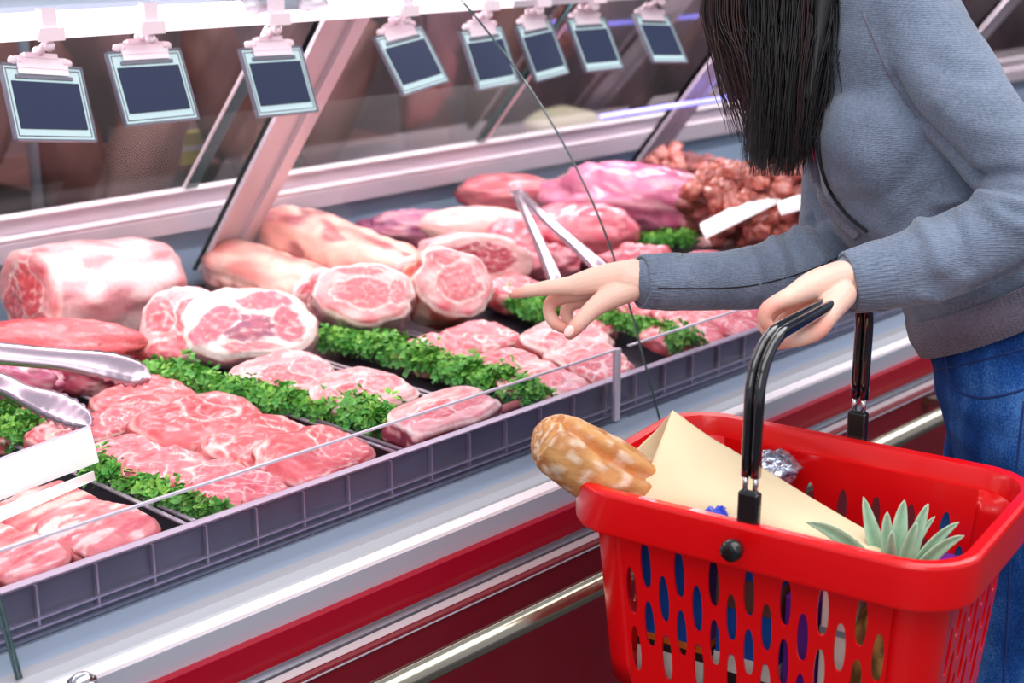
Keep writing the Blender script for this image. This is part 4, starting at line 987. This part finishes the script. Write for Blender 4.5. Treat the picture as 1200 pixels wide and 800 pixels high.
# ciabatta loaf
def pxp(lst): return [att(x, y, t) for x, y, t in lst]
tb_ = 1.56
spine = [(629, 503, 1.62), (634, 506, 1.62), (645, 513, 1.62), (662, 524, 1.62), (700, 548, 1.63), (745, 575, 1.64), (790, 600, 1.645), (850, 625, 1.64), (900, 645, 1.63)]
sp = catmull([tuple(att(*s)) + (r,) for s, r in zip(spine, (.012, .021, .031, .0365, .0395, .040, .037, .033, .02))], 10)
m = MB(); V = []; C = []; nth = 64; N = len(sp)
CR1, CR2, CR3 = lin((206, 152, 96)), lin((176, 112, 62)), lin((232, 208, 182))
for i, c in enumerate(sp):
    p = Vector(c[:3]); d = (Vector(sp[min(i + 1, N - 1)][:3]) - Vector(sp[max(i - 1, 0)][:3])).normalized()
    a = (-FH - d * (-FH).dot(d)).normalized(); b = d.cross(a)
    if b.z < 0: b = -b
    f = i / (N - 1)
    for k in range(nth):
        th = 2 * math.pi * k / nth
        # split running along the loaf near the top
        sc_ = th - (1.0 + .25 * math.sin(f * 9)); g_ = math.exp(-(sc_ / .16) ** 2) * sst(.08, .22, f)
        sc2 = th - (1.75 + .2 * math.sin(f * 6 + 1)); g2 = math.exp(-(sc2 / .13) ** 2) * sst(.12, .3, f) * .7
        q = c[3] * (1 + .05 * nz(math.cos(th) * 2, math.sin(th) * 2, f * 9) + .03 * nz(math.cos(th) * 6, math.sin(th) * 6, f * 30) - .24 * g_ - .15 * g2)
        V.append(p + a * (q * math.cos(th)) + b * (q * math.sin(th)))
        n_ = nz(math.cos(th) * 2.2 + 3, math.sin(th) * 2.2, f * 15); n2 = nz(math.cos(th) * 4, math.sin(th) * 4 + 7, f * 30)
        col = mix(CR1, CR2, .5 + 1.4 * n_); col = mix(col, CR3, .8 * sst(-.05, .5, n2 + .5 * n_)); col = mix(col, lin((190, 110, 50)), .8 * max(g_, g2))
        C.append(col)
V.append(Vector(sp[0][:3]) - (Vector(sp[1][:3]) - Vector(sp[0][:3])).normalized() * .003); C.append(CR1); V.append(Vector(sp[-1][:3])); C.append(CR1)
Fc = [(i * nth + k, i * nth + (k + 1) % nth, (i + 1) * nth + (k + 1) % nth, (i + 1) * nth + k) for i in range(N - 1) for k in range(nth)]
Fc += [(k, len(V) - 2, (k + 1) % nth) for k in range(nth)] + [((N - 1) * nth + k, (N - 1) * nth + (k + 1) % nth, len(V) - 1) for k in range(nth)]
m.add(V, Fc, C); fixnormals(tag(m.build('ciabatta_loaf', M['crust'], None, True), 'floury ciabatta loaf sticking out of the paper over the basket rim', 'bread'))
# paper cone: rows from the mouth to the tail, front sheet and inner back flap
def sheet(rows, name, parent=None, label=None, n=14, th=.0006):
    """rows: list of lists of (px,py,t) ; catmull each row and across"""
    R1 = [catmull([tuple(att(*p)) for p in r], n) for r in rows]
    K = len(R1[0]); colsn = [catmull([r[k] for r in R1], 8) for k in range(K)]; Nn_ = len(colsn[0])
    V = [colsn[k][i] for k in range(K) for i in range(Nn_)]
    V = [Vector(v) + UP * (.0012 * nz(v[0] * 40, v[1] * 40, v[2] * 40)) for v in V]
    m = MB(); m.add(V, [(k * Nn_ + i, (k + 1) * Nn_ + i, (k + 1) * Nn_ + i + 1, k * Nn_ + i + 1) for k in range(K - 1) for i in range(Nn_ - 1)])
    o = m.build(name, M['paper'], parent, True); s = o.modifiers.new('s', 'SOLIDIFY'); s.thickness = th; return o
pc = sheet([[(788, 480, 1.665), (762, 545, 1.625), (733, 592, 1.60), (728, 602, 1.60)],
            [(830, 510, 1.66), (812, 565, 1.59), (790, 603, 1.575), (775, 618, 1.575)],
            [(905, 555, 1.64), (890, 590, 1.56), (868, 618, 1.54), (850, 640, 1.54)],
            [(985, 603, 1.60), (965, 622, 1.54), (945, 638, 1.525), (925, 655, 1.525)],
            [(1100, 668, 1.53), (1080, 674, 1.50), (1050, 682, 1.49), (1020, 690, 1.49)]], 'paper_wrap')
tag(pc, 'cream paper cone wrapped around the bread in the basket', 'paper wrap')
sheet([[(788, 480, 1.666), (772, 500, 1.70), (750, 522, 1.705), (735, 540, 1.70)],
       [(800, 510, 1.67), (790, 530, 1.70), (775, 545, 1.70), (765, 555, 1.69)],
       [(905, 555, 1.65), (890, 575, 1.67), (870, 590, 1.67), (860, 600, 1.66)]], 'inner_flap', pc)

# pineapple
pb = att(1052, 668, 1.485); prt = thing('pineapple', 'pineapple with pointed green leaves at the right end of the basket', 'pineapple', (pb.x, pb.y, zf + .004))
pbase = pb + Wd * .010 - Ld * .003
m = MB(); V = []; C = []; nu, nv = 48, 40
for j in range(nv + 1):
    ph = math.pi * j / nv
    for k in range(nu):
        th = 2 * math.pi * k / nu; bmp = abs(math.sin(th * 4 + ph * 5)) * abs(math.sin(th * 4 - ph * 5))
        r = .043 * math.sin(ph) ** .75 * (1 + .09 * bmp); V.append(Vector((pbase.x, pbase.y, zf + .006 + .082)) + Vector((r * math.cos(th), r * math.sin(th), .082 * math.cos(ph))))
        C.append(mix(lin((86, 60, 34)), lin((176, 138, 70)), bmp + .3 * nz(th * 4, ph * 6)))
m.add(V, [(j * nu + k, (j + 1) * nu + k, (j + 1) * nu + (k + 1) % nu, j * nu + (k + 1) % nu) for j in range(nv) for k in range(nu)], C)
m.build('fruit_body', M['crust'], prt, True)
leaves = [((1046, 655), (1025, 640), (1012, 582), .013, 1.49), ((1052, 655), (1050, 620), (1060, 586), .013, 1.48), ((1055, 658), (1070, 625), (1088, 590), .011, 1.47), ((1056, 660), (1085, 632), (1124, 612), .009, 1.45), ((1058, 662), (1090, 638), (1130, 628), .010, 1.44),
          ((1060, 666), (1092, 654), (1110, 664), .010, 1.41), ((1040, 660), (1000, 622), (945, 612), .012, 1.50), ((1038, 664), (1000, 640), (968, 640), .011, 1.46), ((1040, 668), (1010, 655), (975, 652), .010, 1.43),
          ((1048, 650), (1036, 625), (1040, 600), .010, 1.46), ((1054, 655), (1062, 635), (1075, 612), .010, 1.44), ((1050, 660), (1040, 645), (1046, 622), .009, 1.42), ((1050, 660), (1060, 640), (1096, 605), .008, 1.50)]
for a, b, c, w_, tt in leaves:
    P0 = Vector((pbase.x, pbase.y, zf + .160)); tt += .06 if c[0] > 990 else .015; P1 = att(b[0], b[1], tt); P2 = att(c[0], c[1], tt - .005)
    P0 = P0 + (P1 - P0).normalized() * .006
    n = 14; V = []; C = []
    for i in range(n + 1):
        f = i / n; p = P0 * (1 - f) ** 2 + P1 * 2 * f * (1 - f) + P2 * f * f
        d = ((P1 - P0) * (1 - f) + (P2 - P1) * f).normalized(); s = d.cross(-FW).normalized(); nn_ = s.cross(d)
        ww = w_ * (1 - f) ** .7 * (.8 + .6 * f)
        for x in (-1, -.5, 0, .5, 1): V.append(p + s * (x * ww) + nn_ * (abs(x) ** 2 * ww * .45)); C.append(mix(mix(lin((120, 158, 130)), lin((190, 212, 186)), abs(x) * .7 + .3 * nz(f * 9, x * 3, c[0])), lin((84, 132, 90)), .5 * (1 - f)))
    m = MB(); m.add(V, [(i * 5 + k, i * 5 + k + 1, (i + 1) * 5 + k + 1, (i + 1) * 5 + k) for i in range(n) for k in range(4)], C)
    o = m.build('crown_leaf', M['pineleaf'], prt, True); s = o.modifiers.new('s', 'SOLIDIFY'); s.thickness = .001
# ------------------------------------------------------------------ PERSON
TC = 1.86
hip = att(1235, 470, TC)
per = thing('person', 'woman in grey knit sweater and blue jeans leaning to point at meat, holding the basket', 'person', (hip.x, hip.y, 0))
SK1, SK2 = lin((236, 196, 178)), lin((226, 154, 138))
def T(mb, lst, n=16, sub=5):
    """lst of (px,py,t,r_px)"""
    C = catmull([tuple(att(x, y, t)) + (r * t / F,) for x, y, t, r in lst], sub)
    mb.tube([Vector(c[:3]) for c in C], [c[3] for c in C], n)
    mb.sphere(C[0][:3], C[0][3], 14, 9); mb.sphere(C[-1][:3], C[-1][3], 14, 9)
hands = MB()
# right hand, pointing
T(hands, [(800, 326, 1.845, 23), (760, 327, 1.825, 22), (735, 328, 1.82, 22)])
T(hands, [(742, 322, 1.822, 19), (705, 327, 1.822, 17), (676, 334, 1.825, 13.5)])
T(hands, [(742, 324, 1.838, 18), (706, 330, 1.842, 16), (680, 340, 1.846, 12)])
T(hands, [(742, 328, 1.852, 17), (710, 336, 1.86, 14), (688, 347, 1.866, 11)])
T(hands, [(742, 332, 1.864, 15), (716, 342, 1.876, 12), (698, 354, 1.884, 10)])
T(hands, [(676, 334, 1.825, 12.5), (655, 336, 1.825, 10.2), (640, 337.5, 1.826, 9.2), (622, 340.5, 1.828, 7.6), (606, 343.5, 1.83, 6.2), (600, 344.8, 1.831, 4.8)])
T(hands, [(680, 342, 1.848, 11), (660, 347, 1.849, 9.6), (647, 354, 1.850, 9.0), (644, 366, 1.850, 8.0), (650, 378, 1.849, 7.6), (660, 384, 1.847, 6.8)])
T(hands, [(690, 350, 1.87, 10), (674, 354, 1.873, 8.8), (665, 361, 1.873, 8.2), (664, 372, 1.872, 7.4), (670, 381, 1.870, 6.6)])
T(hands, [(700, 358, 1.89, 9), (690, 362, 1.893, 8), (683, 370, 1.893, 7.2), (683, 380, 1.891, 6.4)])
T(hands, [(738, 338, 1.815, 16), (712, 350, 1.808, 14), (695, 362, 1.804, 11.5), (683, 374, 1.803, 9.8), (674, 384, 1.803, 9.2), (668, 391, 1.803, 7.2)])
# left hand gripping the handle
T(hands, [(1045, 328, 1.66, 24), (1000, 331, 1.64, 26), (980, 334, 1.635, 26)])
T(hands, [(985, 325, 1.625, 20), (955, 334, 1.60, 18), (930, 346, 1.58, 13)])
T(hands, [(985, 325, 1.645, 20), (955, 334, 1.63, 17), (932, 346, 1.62, 13)])
T(hands, [(985, 330, 1.665, 18), (958, 338, 1.66, 15), (938, 350, 1.655, 12)])
T(hands, [(985, 335, 1.68, 16), (962, 344, 1.685, 13), (945, 354, 1.685, 11)])
T(hands, [(930, 346, 1.58, 12.5), (914, 353, 1.57, 10.5), (900, 362, 1.562, 9.6), (896, 374, 1.562, 8.4), (903, 385, 1.565, 7.4)])
T(hands, [(934, 348, 1.62, 12), (912, 358, 1.61, 10), (902, 368, 1.60, 9.2), (896, 382, 1.60, 8.2), (906, 392, 1.605, 7.2)])
T(hands, [(940, 352, 1.655, 11), (920, 362, 1.65, 9.5), (910, 374, 1.645, 8.6), (908, 386, 1.645, 7.5), (918, 396, 1.65, 6.8)])
T(hands, [(946, 355, 1.685, 10), (930, 366, 1.685, 8.5), (922, 378, 1.68, 7.8), (922, 388, 1.68, 7)])
T(hands, [(985, 345, 1.61, 19), (970, 365, 1.585, 16), (957, 386, 1.565, 12.5), (940, 395, 1.558, 10.2), (922, 399, 1.553, 9.4), (906, 403, 1.549, 7.6)])
T(hands, [(975, 350, 1.63, 18), (962, 372, 1.625, 14), (952, 384, 1.62, 11)])
tips = [att(600, 345, 1.83), att(668, 391, 1.803), att(903, 385, 1.565), att(906, 403, 1.549), att(900, 362, 1.562), att(957, 386, 1.565), att(647, 354, 1.85), att(660, 384, 1.847)]
def skincol(co):
    d = min((co - q).length for q in tips)
    return mix(SK2, SK1, sst(.004, .028, d) * .9 + .12 * nz(co.x * 40, co.y * 40, co.z * 40))
hm = remeshed(hands, 'hands_tmp', M['skin'], .0014, 5, .5, None, skincol)
# body under the clothes
bod = MB()
def TW(mb, lst, n=20, sub=5):
    C = catmull([tuple(p) + (r,) for p, r in lst], sub)
    mb.tube([Vector(c[:3]) for c in C], [c[3] for c in C], n); mb.sphere(C[0][:3], C[0][3]); mb.sphere(C[-1][:3], C[-1][3])
def EL(mb, lst, n=36, sub=6):
    """elliptic sections: (px,py,t, r_frontback, r_lateral)"""
    C = catmull([tuple(att(x, y, t)) + (a, b) for x, y, t, a, b in lst], sub)
    mb.tube([Vector(c[:3]) for c in C], [(c[4], c[3]) for c in C], n, ax=LAT)
torso = [(1222, 470, 1.86, .07, .11), (1190, 400, 1.86, .072, .11), (1165, 340, 1.86, .08, .11), (1110, 220, 1.86, .09, .12), (1065, 120, 1.87, .085, .13), (1030, 40, 1.88, .07, .15), (1000, -30, 1.88, .05, .09)]
EL(bod, torso)
TW(bod, [(att(1015, -10, 1.88), .055), (att(960, -70, 1.89), .048), (att(930, -100, 1.9), .05)])
hc = att(900, -125, 1.90)
hdir = (att(900, -125, 1.9) - att(990, -40, 1.9)).normalized()
bod.tube([hc + hdir * .11, hc + hdir * .08, hc, hc - hdir * .07, hc - hdir * .10], [(.04, .045), (.066, .08), (.076, .094), (.062, .07), (.04, .045)], 24, ax=LAT)
fdir = (LAT.cross(hdir)).normalized(); 
if fdir.dot(RT) > 0: fdir = -fdir      # face looks towards the counter
bod.sphere(hc + fdir * .085 - hdir * .03, (.012, .012, .022)); bod.sphere(hc + fdir * .083 - hdir * .068, (.022, .012, .008)); bod.sphere(hc + fdir * .07 - hdir * .095, (.02, .02, .016))
for s in (-1, 1): bod.sphere(hc + LAT * .078 * s - hdir * .01 - fdir * .01, (.012, .018, .03))
T(bod, [(1060, 25, 1.76, 36), (1110, 110, 1.70, 32), (1200, 225, 1.64, 26), (1150, 285, 1.64, 26), (1060, 318, 1.645, 26), (1010, 330, 1.645, 24)])
T(bod, [(1010, 40, 2.0, 40), (985, 200, 2.0, 36), (990, 290, 1.94, 32), (900, 318, 1.88, 28), (800, 326, 1.845, 23)])
foot = []
for s in (-1, 1):
    h0 = hip + LAT * .085 * s; kn = Vector((hip.x + .0 * s, hip.y, .52)) + LAT * (.09 * s) - RT * .055; an = Vector((hip.x, hip.y, .09)) + LAT * .09 * s + RT * .02
    TW(bod, [(h0 + Vector((0, 0, -.06)), .06), (kn, .042), (an, .034)]); foot.append(an)
    TW(bod, [(an - Vector((0, 0, .04)), .03), (an - RT * .12 - Vector((0, 0, .06)), .022)])
body = remeshed(bod, 'body_tmp', M['skin'], .005, 4, .5, None, skincol)
# join hands onto the body mesh (both inside the sleeves where they meet)
bm = bmesh.new(); bm.from_mesh(body.data); bm.from_mesh(hm.data)
me = bpy.data.meshes.new('body'); bm.to_mesh(me); bm.free(); me.materials.append(M['skin'])
a_ = me.color_attributes.get('col')
if a_ is None:
    a_ = me.color_attributes.new('col', 'FLOAT_COLOR', 'POINT')
fl_ = []
for v in me.vertices:
    c = skincol(v.co) ; fl_ += [c[0], c[1], c[2], 1.]
a_.data.foreach_set('color', fl_)
me.polygons.foreach_set('use_smooth', [True] * len(me.polygons))
bo = bpy.data.objects.new('body', me); COL.objects.link(bo); under(bo, per)
for q in (body, hm): bpy.data.objects.remove(q)
# nails
M['nail'] = plain('fingernail', (250, 206, 200), rough=.25, coat=.4)
for (p, r, d) in (((667, 388, 1.7945), 5.2, (-.6, .9)), ((597.5, 342.5, 1.827), 2.5, (-1, .2))):
    m = MB(); c = att(*p); R3 = Matrix((RT * d[0] + -UP * d[1], RT * d[1] + UP * d[0], -FW)).transposed()
    rr_ = r * 1.8 / F; m.sphere(c, (rr_ * 1.35, rr_, .0022), 16, 8, mat=R3.to_4x4()); m.build('fingernail', M['nail'], per, True)
# face details (outside the frame, kept simple)
for s in (-1, 1):
    m = MB(); m.sphere(hc + fdir * .076 + LAT * .032 * s, (.012, .012, .007)); m.build('eye', M['shirt'], per, True)
m = MB(); m.sphere(hc + fdir * .092 - hdir * .068, (.018, .006, .006)); m.build('lips', M['pink'], per, True)

# sweater
sw = MB()
EL(sw, [(1170, 366, 1.86, .110, .155), (1158, 335, 1.86, .108, .152), (1128, 288, 1.86, .100, .142), (1094, 222, 1.865, .128, .150), (1068, 150, 1.87, .120, .155), (1040, 70, 1.875, .105, .165), (1010, 0, 1.88, .075, .13), (985, -40, 1.885, .058, .075)])
sw.sphere(att(1040, 165, 1.80), (.085, .085, .085), 24, 16); sw.sphere(att(1040, 165, 1.93), (.085, .085, .085), 24, 16)
T(sw, [(1062, 30, 1.77, 66), (1098, 78, 1.735, 60), (1150, 150, 1.68, 54), (1205, 212, 1.64, 52), (1218, 250, 1.63, 50)], 24)
T(sw, [(1222, 245, 1.635, 48), (1190, 265, 1.63, 48), (1145, 286, 1.635, 49), (1095, 305, 1.64, 47), (1050, 319, 1.645, 43), (1008, 329, 1.645, 37)], 24)
T(sw, [(1012, 50, 2.0, 56), (992, 180, 2.01, 50), (984, 262, 1.98, 47), (982, 295, 1.96, 46)], 24)
T(sw, [(985, 300, 1.95, 45), (940, 312, 1.91, 43), (880, 326, 1.87, 38), (815, 330, 1.84, 34), (768, 330, 1.825, 31.5)], 24)
def ridge_(co, P, Q, w):   # fold helper: distance to a segment
    d = Q - P; t = max(0, min(1, (co - P).dot(d) / d.length_squared)); return math.exp(-((co - P - d * t).length / w) ** 2)
folds = [((1142, 212, 1.56), (1225, 190, 1.56), .010, -.010), ((1100, 238, 1.56), (1190, 236, 1.56), .009, .008), ((1085, 262, 1.57), (1105, 300, 1.57), .010, .008), ((1118, 250, 1.57), (1140, 300, 1.57), .009, -.005),
         ((1046, 96, 1.68), (1142, 208, 1.62), .010, -.006), ((952, 258, 1.88), (975, 300, 1.88), .010, .006), ((968, 262, 1.88), (990, 312, 1.88), .007, -.008), ((915, 285, 1.84), (925, 335, 1.84), .008, .004), ((930, 285, 1.85), (942, 335, 1.85), .006, -.004), ((1150, 330, 1.60), (1230, 300, 1.6), .012, -.006),
         ((1060, 388, 1.76), (1200, 350, 1.72), .006, -.004)]
FL = [(att(*a), att(*b), w, h) for a, b, w, h in folds]
def swdisp(co):
    d = .0022 * nz(co.x * 22, co.y * 22, co.z * 30) + .003 * nz(co.x * 9 + 3, co.y * 9, co.z * 9)
    for P, Q, w_, h_ in FL: d += h_ * ridge_(co, P, Q, w_)
    return d
swo = remeshed(sw, 'sweater', M['sweater'], .0038, 9, .5, per, None, None)
tr0 = BVHTree.FromPolygons([v.co[:] for v in swo.data.vertices], [p.vertices[:] for p in swo.data.polygons])
FL = []
for pts_, w_, h_ in [([(1140, 210), (1180, 203), (1225, 205)], .008, -.008), ([(1100, 236), (1150, 232), (1195, 240)], .010, .010), ([(1078, 262), (1090, 280), (1100, 312)], .010, .008), ([(1112, 250), (1124, 275), (1134, 312)], .008, -.006),
        ([(1046, 96), (1075, 140), (1142, 208)], .010, -.008), ([(930, 268), (948, 285), (962, 305)], .007, .008), ([(950, 255), (966, 280), (985, 300)], .006, -.008), ([(905, 280), (915, 305), (920, 340)], .007, .005), ([(918, 275), (930, 300), (938, 335)], .005, -.005),
        ([(880, 290), (888, 315), (890, 345)], .008, .003), ([(1140, 338), (1180, 322), (1210, 305)], .010, -.007), ([(1062, 392), (1130, 368), (1200, 338)], .006, -.006), ([(1160, 245), (1185, 262), (1215, 268)], .009, .007), ([(1060, 180), (1040, 230), (1060, 280)], .02, .004),
        ([(1100, 120), (1140, 150), (1190, 160)], .014, .005), ([(1080, 60), (1110, 80), (1150, 90)], .016, -.004), ([(1120, 215), (1090, 225), (1050, 270)], .012, -.005), ([(1080, 345), (1120, 350), (1160, 340)], .01, .006), ([(985, 210), (1010, 235), (1050, 255)], .02, -.004)]:
    Q = []
    for x, y in catmull(pts_, 4):
        h = tr0.ray_cast(CAM, ray(x, y).normalized())
        if h[0] is not None: Q.append(h[0])
    FL += [(Q[i], Q[i + 1], w_, h_) for i in range(len(Q) - 1) if (Q[i + 1] - Q[i]).length < .05]
nv_ = [v.normal.copy() for v in swo.data.vertices]
for v, nn in zip(swo.data.vertices, nv_):
    co = v.co; d = .0022 * nz(co.x * 22, co.y * 22, co.z * 30) + .003 * nz(co.x * 9 + 3, co.y * 9, co.z * 9)
    best = {}
    for P, Q, w_, h_ in FL:
        if (co - P).length_squared < .01:
            e = h_ * ridge_(co, P, Q, w_); k_ = (w_, h_)
            if abs(e) > abs(best.get(k_, 0)): best[k_] = e
    v.co = co + nn * (d + sum(best.values()))
swo.data.update()
# ribbed cuffs
def cuff(p0, p1, r0, r1, flat=1.0):
    A, B = att(*p0), att(*p1); n = 132; m = MB(); d = (B - A).normalized(); a = UP - d * UP.dot(d); a.normalize(); b = d.cross(a); V = []
    for (f, k) in ((0, .86), (.0, 1), (.25, 1.02), (.5, 1.01), (.8, 1.0), (1, .99), (1.02, .93), (.9, .84)):
        p = A.lerp(B, f); r = r0 + (r1 - r0) * f
        for i in range(n):
            th = 2 * math.pi * i / n; q = r * k * (1 + (.022 if i % 3 == 0 else -.012)); V.append(p + a * (q * math.cos(th)) + b * (q * math.sin(th) * flat))
    m.add(V, [(j * n + i, j * n + (i + 1) % n, (j + 1) * n + (i + 1) % n, (j + 1) * n + i) for j in range(7) for i in range(n)])
    return m.build('cuff', M['sweater'], per, True)
cuff((795, 330, 1.835), (751, 330, 1.82), 33.5 * 1.83 / F, 31.5 * 1.82 / F)
cuff((1040, 321, 1.645), (994, 331, 1.642), 41.5 * 1.645 / F, 36.5 * 1.64 / F)
# ribbed hem
m = MB(); C = [(1180, 376, 1.86, .113, .156), (1170, 356, 1.86, .115, .160), (1162, 336, 1.86, .112, .157)]
n = 260; V = []
pts = [att(x, y, t) for x, y, t, a, b in C]; d = (pts[2] - pts[0]).normalized()
for (i, k) in ((0, .95), (0, 1), (1, 1), (2, 1), (2, .96)):
    x, y, t, a, b = C[i]; ax = (LAT - d * LAT.dot(d)).normalized(); bx = d.cross(ax)
    for q in range(n):
        th = 2 * math.pi * q / n; s = k * (1 + (.008 if q % 2 else -.006)); V.append(pts[i] + ax * (b * s * math.cos(th)) + bx * (a * s * math.sin(th)))
m.add(V, [(j * n + q, j * n + (q + 1) % n, (j + 1) * n + (q + 1) % n, (j + 1) * n + q) for j in range(4) for q in range(n)])
m.build('hem_band', M['band'], per, True)
bpy.context.view_layer.update()
def bvh(o):
    me = o.data; return BVHTree.FromPolygons([v.co[:] for v in me.vertices], [p.vertices[:] for p in me.polygons])
tr = bvh(swo)
def drape(tree, pts, off=.001, n=6, lift=0):
    out = []
    for x, y in catmull(pts, n):
        r = ray(x, y); h = tree.ray_cast(CAM, r.normalized())
        if h[0] is not None: out.append(h[0] + h[1] * off)
    return out
def trim(name, mat, pts, r, tree=None, off=.001, par=per, flat=None):
    P = drape(tree or tr, pts, off)
    if len(P) > 2:
        m = MB(); m.tube(P, [(r[0], r[1])] * len(P) if isinstance(r, tuple) else r, 8, ax=-FW if isinstance(r, tuple) else None); return m.build(name, mat, par, True)
trim('neckline_band', M['band'], [(958, 95), (953, 150), (955, 195), (968, 232), (988, 258), (1008, 275)], (.003, .0085), off=.002)
trim('shirt_edge', M['shirt'], [(966, 100), (962, 150), (965, 195), (978, 228), (996, 252), (1018, 270)], (.0015, .0022), off=.003)
trim('pink_trim', M['pink'], [(966, 60), (960, 110), (956, 150), (958, 190)], (.002, .0022), off=.006)
trim('sleeve_seam', M['band'], [(1012, 17), (1030, 60), (1046, 96), (1075, 138)], .0012, off=0)
trim('sleeve_seam', M['shirt'], [(760, 337), (810, 338), (870, 336), (920, 326), (960, 312), (985, 300)], .0010, off=-.0002)
trim('side_seam', M['shirt'], [(1064, 396), (1100, 384), (1150, 362), (1200, 336)], .0012, off=0)

# jeans
jn = MB()
EL(jn, [(1165, 340, 1.86, .088, .130), (1184, 395, 1.86, .100, .148), (1222, 500, 1.86, .112, .162), (1240, 570, 1.86, .105, .160)])
for s in (-1, 1):
    h0 = hip + LAT * .085 * s; kn = Vector((hip.x, hip.y, .50)) + LAT * .09 * s - RT * .055; an = Vector((hip.x, hip.y, .10)) + LAT * .09 * s + RT * .02
    TW(jn, [(h0 + Vector((0, 0, -.03)), .094), (h0.lerp(kn, .5), .082), (kn, .064), (kn.lerp(an, .5), .058), (an, .05)], 28)
def jdisp(co): 
    return .003 * nz(co.x * 14, co.y * 14, co.z * 34) + .0025 * nz(co.x * 30, co.y * 30, co.z * 8)
jo = remeshed(jn, 'jeans', M['jeans'], .005, 6, .5, per, None, jdisp)
tj = bvh(jo)
trim('pocket_seam', M['jeansdark'], [(1106, 412), (1112, 440), (1122, 458), (1150, 466), (1180, 462), (1200, 456)], .0016, tj, 0)
trim('waist_seam', M['jeansdark'], [(1080, 436), (1105, 432), (1150, 422), (1200, 408)], .0014, tj, 0)
trim('side_seam', M['jeansdark'], [(1200, 470), (1192, 540), (1185, 640), (1180, 740), (1176, 800)], .0014, tj, 0)
for an in foot:
    m = MB(); b0 = Vector((an.x, an.y, 0))
    for (f, w_, h_) in ((0, 0, 0),): pass
    d = -RT; C = catmull([tuple(b0 - d * .05 + Vector((0, 0, .04))) + (.030, .034), tuple(b0 + Vector((0, 0, .048))) + (.042, .040), tuple(b0 + d * .09 + Vector((0, 0, .036))) + (.044, .033), tuple(b0 + d * .17 + Vector((0, 0, .028))) + (.036, .024)], 6)
    m.tube([Vector(c[:3]) for c in C], [(c[3], c[4]) for c in C], 24, ax=LAT); m.build('shoe', M['shoe'], per, True)
    m = MB(); m.tube([Vector((c[0], c[1], .008)) for c in C], [(c[3] * 1.05, .008) for c in C], 24, ax=LAT); m.build('shoe_sole', M['whiteglow'], per, True)

# hair
hr = random.Random(11)
m = MB(); m.tube([hc + hdir * .115 - fdir * .01, hc + hdir * .085 - fdir * .015, hc - fdir * .02, hc - hdir * .08 - fdir * .03, hc - hdir * .12 - fdir * .03], [(.045, .05), (.078, .09), (.088, .098), (.078, .08), (.06, .06)], 28, ax=LAT)
m.build('hair_cap', M['hair'], per, True)
# thick inner locks
locks = MB()
def lock(mb, top, mid, low, tip, r, n=10, flat=.5):
    C = catmull([tuple(att(*p)) + (q,) for p, q in zip((top, mid, low, tip), r)], 5)
    mb.tube([Vector(c[:3]) for c in C], [(max(c[3], .0004), max(c[3] * flat, .0004)) for c in C], n, ax=RT)
for (x0, x1, x2, x3, y3, t, w_) in ((925, 922, 915, 912, 196, 1.80, .024), (950, 950, 935, 928, 200, 1.79, .022), (905, 900, 898, 905, 180, 1.82, .022), (965, 955, 945, 935, 165, 1.78, .014), (890, 895, 905, 915, 190, 1.84, .022), (940, 935, 925, 918, 185, 1.84, .022), (975, 962, 950, 945, 120, 1.77, .010)):
    lock(locks, (x0, -60, t), (x1, 30, t), (x2, 110, t), (x3, y3, t), (.03, w_, w_ * .9, .002))
locks.build('hair_lock', M['hair'], per, True)
H1 = MB(); H2 = MB()
for i in range(2300):
    u = hr.random(); t = hr.uniform(1.765, 1.87); brown = False
    x0 = 838 + u * 150 if u < .25 else 838 + u * 146
    if u < .30:   # loose brown front strands
        x1 = x0 + hr.gauss(-2, 6) + 4; bow = 16 * (1 - u / .3)
        y3 = hr.uniform(90, 168); x3 = 862 + u * 160 + hr.gauss(0, 8); x1 = 826 + u * 190 + hr.gauss(0, 5); x2 = (x1 * .5 + x3 * .5) + hr.gauss(-4, 3); brown = hr.random() < .7
        if hr.random() < .45: continue
    elif u < .93:
        y3 = hr.gauss(188, 14) - max(0, (u - .7)) * 60; x1 = x0 + hr.gauss(0, 6); x3 = 878 + (u - .3) / .63 * 74 + hr.gauss(0, 5); x2 = (x1 * .45 + x3 * .55) + hr.gauss(2, 5)
        brown = hr.random() < .12
    else:
        y3 = hr.uniform(60, 140); x1 = x0 + hr.gauss(4, 5); x3 = x1 - 8 + hr.gauss(0, 6); x2 = x1 - 2
        if hr.random() < .4: continue
    y3 = min(y3, 206)
    C = catmull([tuple(att(x0 + (905 - x0) * .3, -150, t)), tuple(att(x0, -60, t)), tuple(att(x1, 15, t)), tuple(att(x2, y3 * .55, t - .004)), tuple(att(x3, y3, t))], 4)
    rad = hr.uniform(.0007, .0015); N_ = len(C)
    (H2 if brown else H1).tube([Vector(c) for c in C], [rad * (1 - .8 * (k / (N_ - 1)) ** 3) for k in range(N_)], 3, cap=False)
H1.build('hair', M['hair'], per, True); H2.build('brown_strands', M['hairbrown'], per, True)
# ------------------------------------------------------------------ camera
cd = bpy.data.cameras.new('camera'); co = bpy.data.objects.new('camera', cd); COL.objects.link(co)
cd.sensor_width = 36; cd.lens = 36 * F / 1200; co.location = CAM; co.rotation_euler = (math.pi / 2 - PIT, 0, YAW - math.pi / 2)
cd.clip_start = .02; cd.dof.use_dof = True; cd.dof.focus_distance = 1.72; cd.dof.aperture_fstop = 5.0
SC.camera = co
SC.view_settings.view_transform = 'Standard'; SC.view_settings.look = 'None'; SC.view_settings.exposure = 0.12
SC.cycles.max_bounces = 8; SC.cycles.transparent_max_bounces = 12; SC.cycles.caustics_reflective = False; SC.cycles.caustics_refractive = False
SC.cycles.sample_clamp_indirect = 6
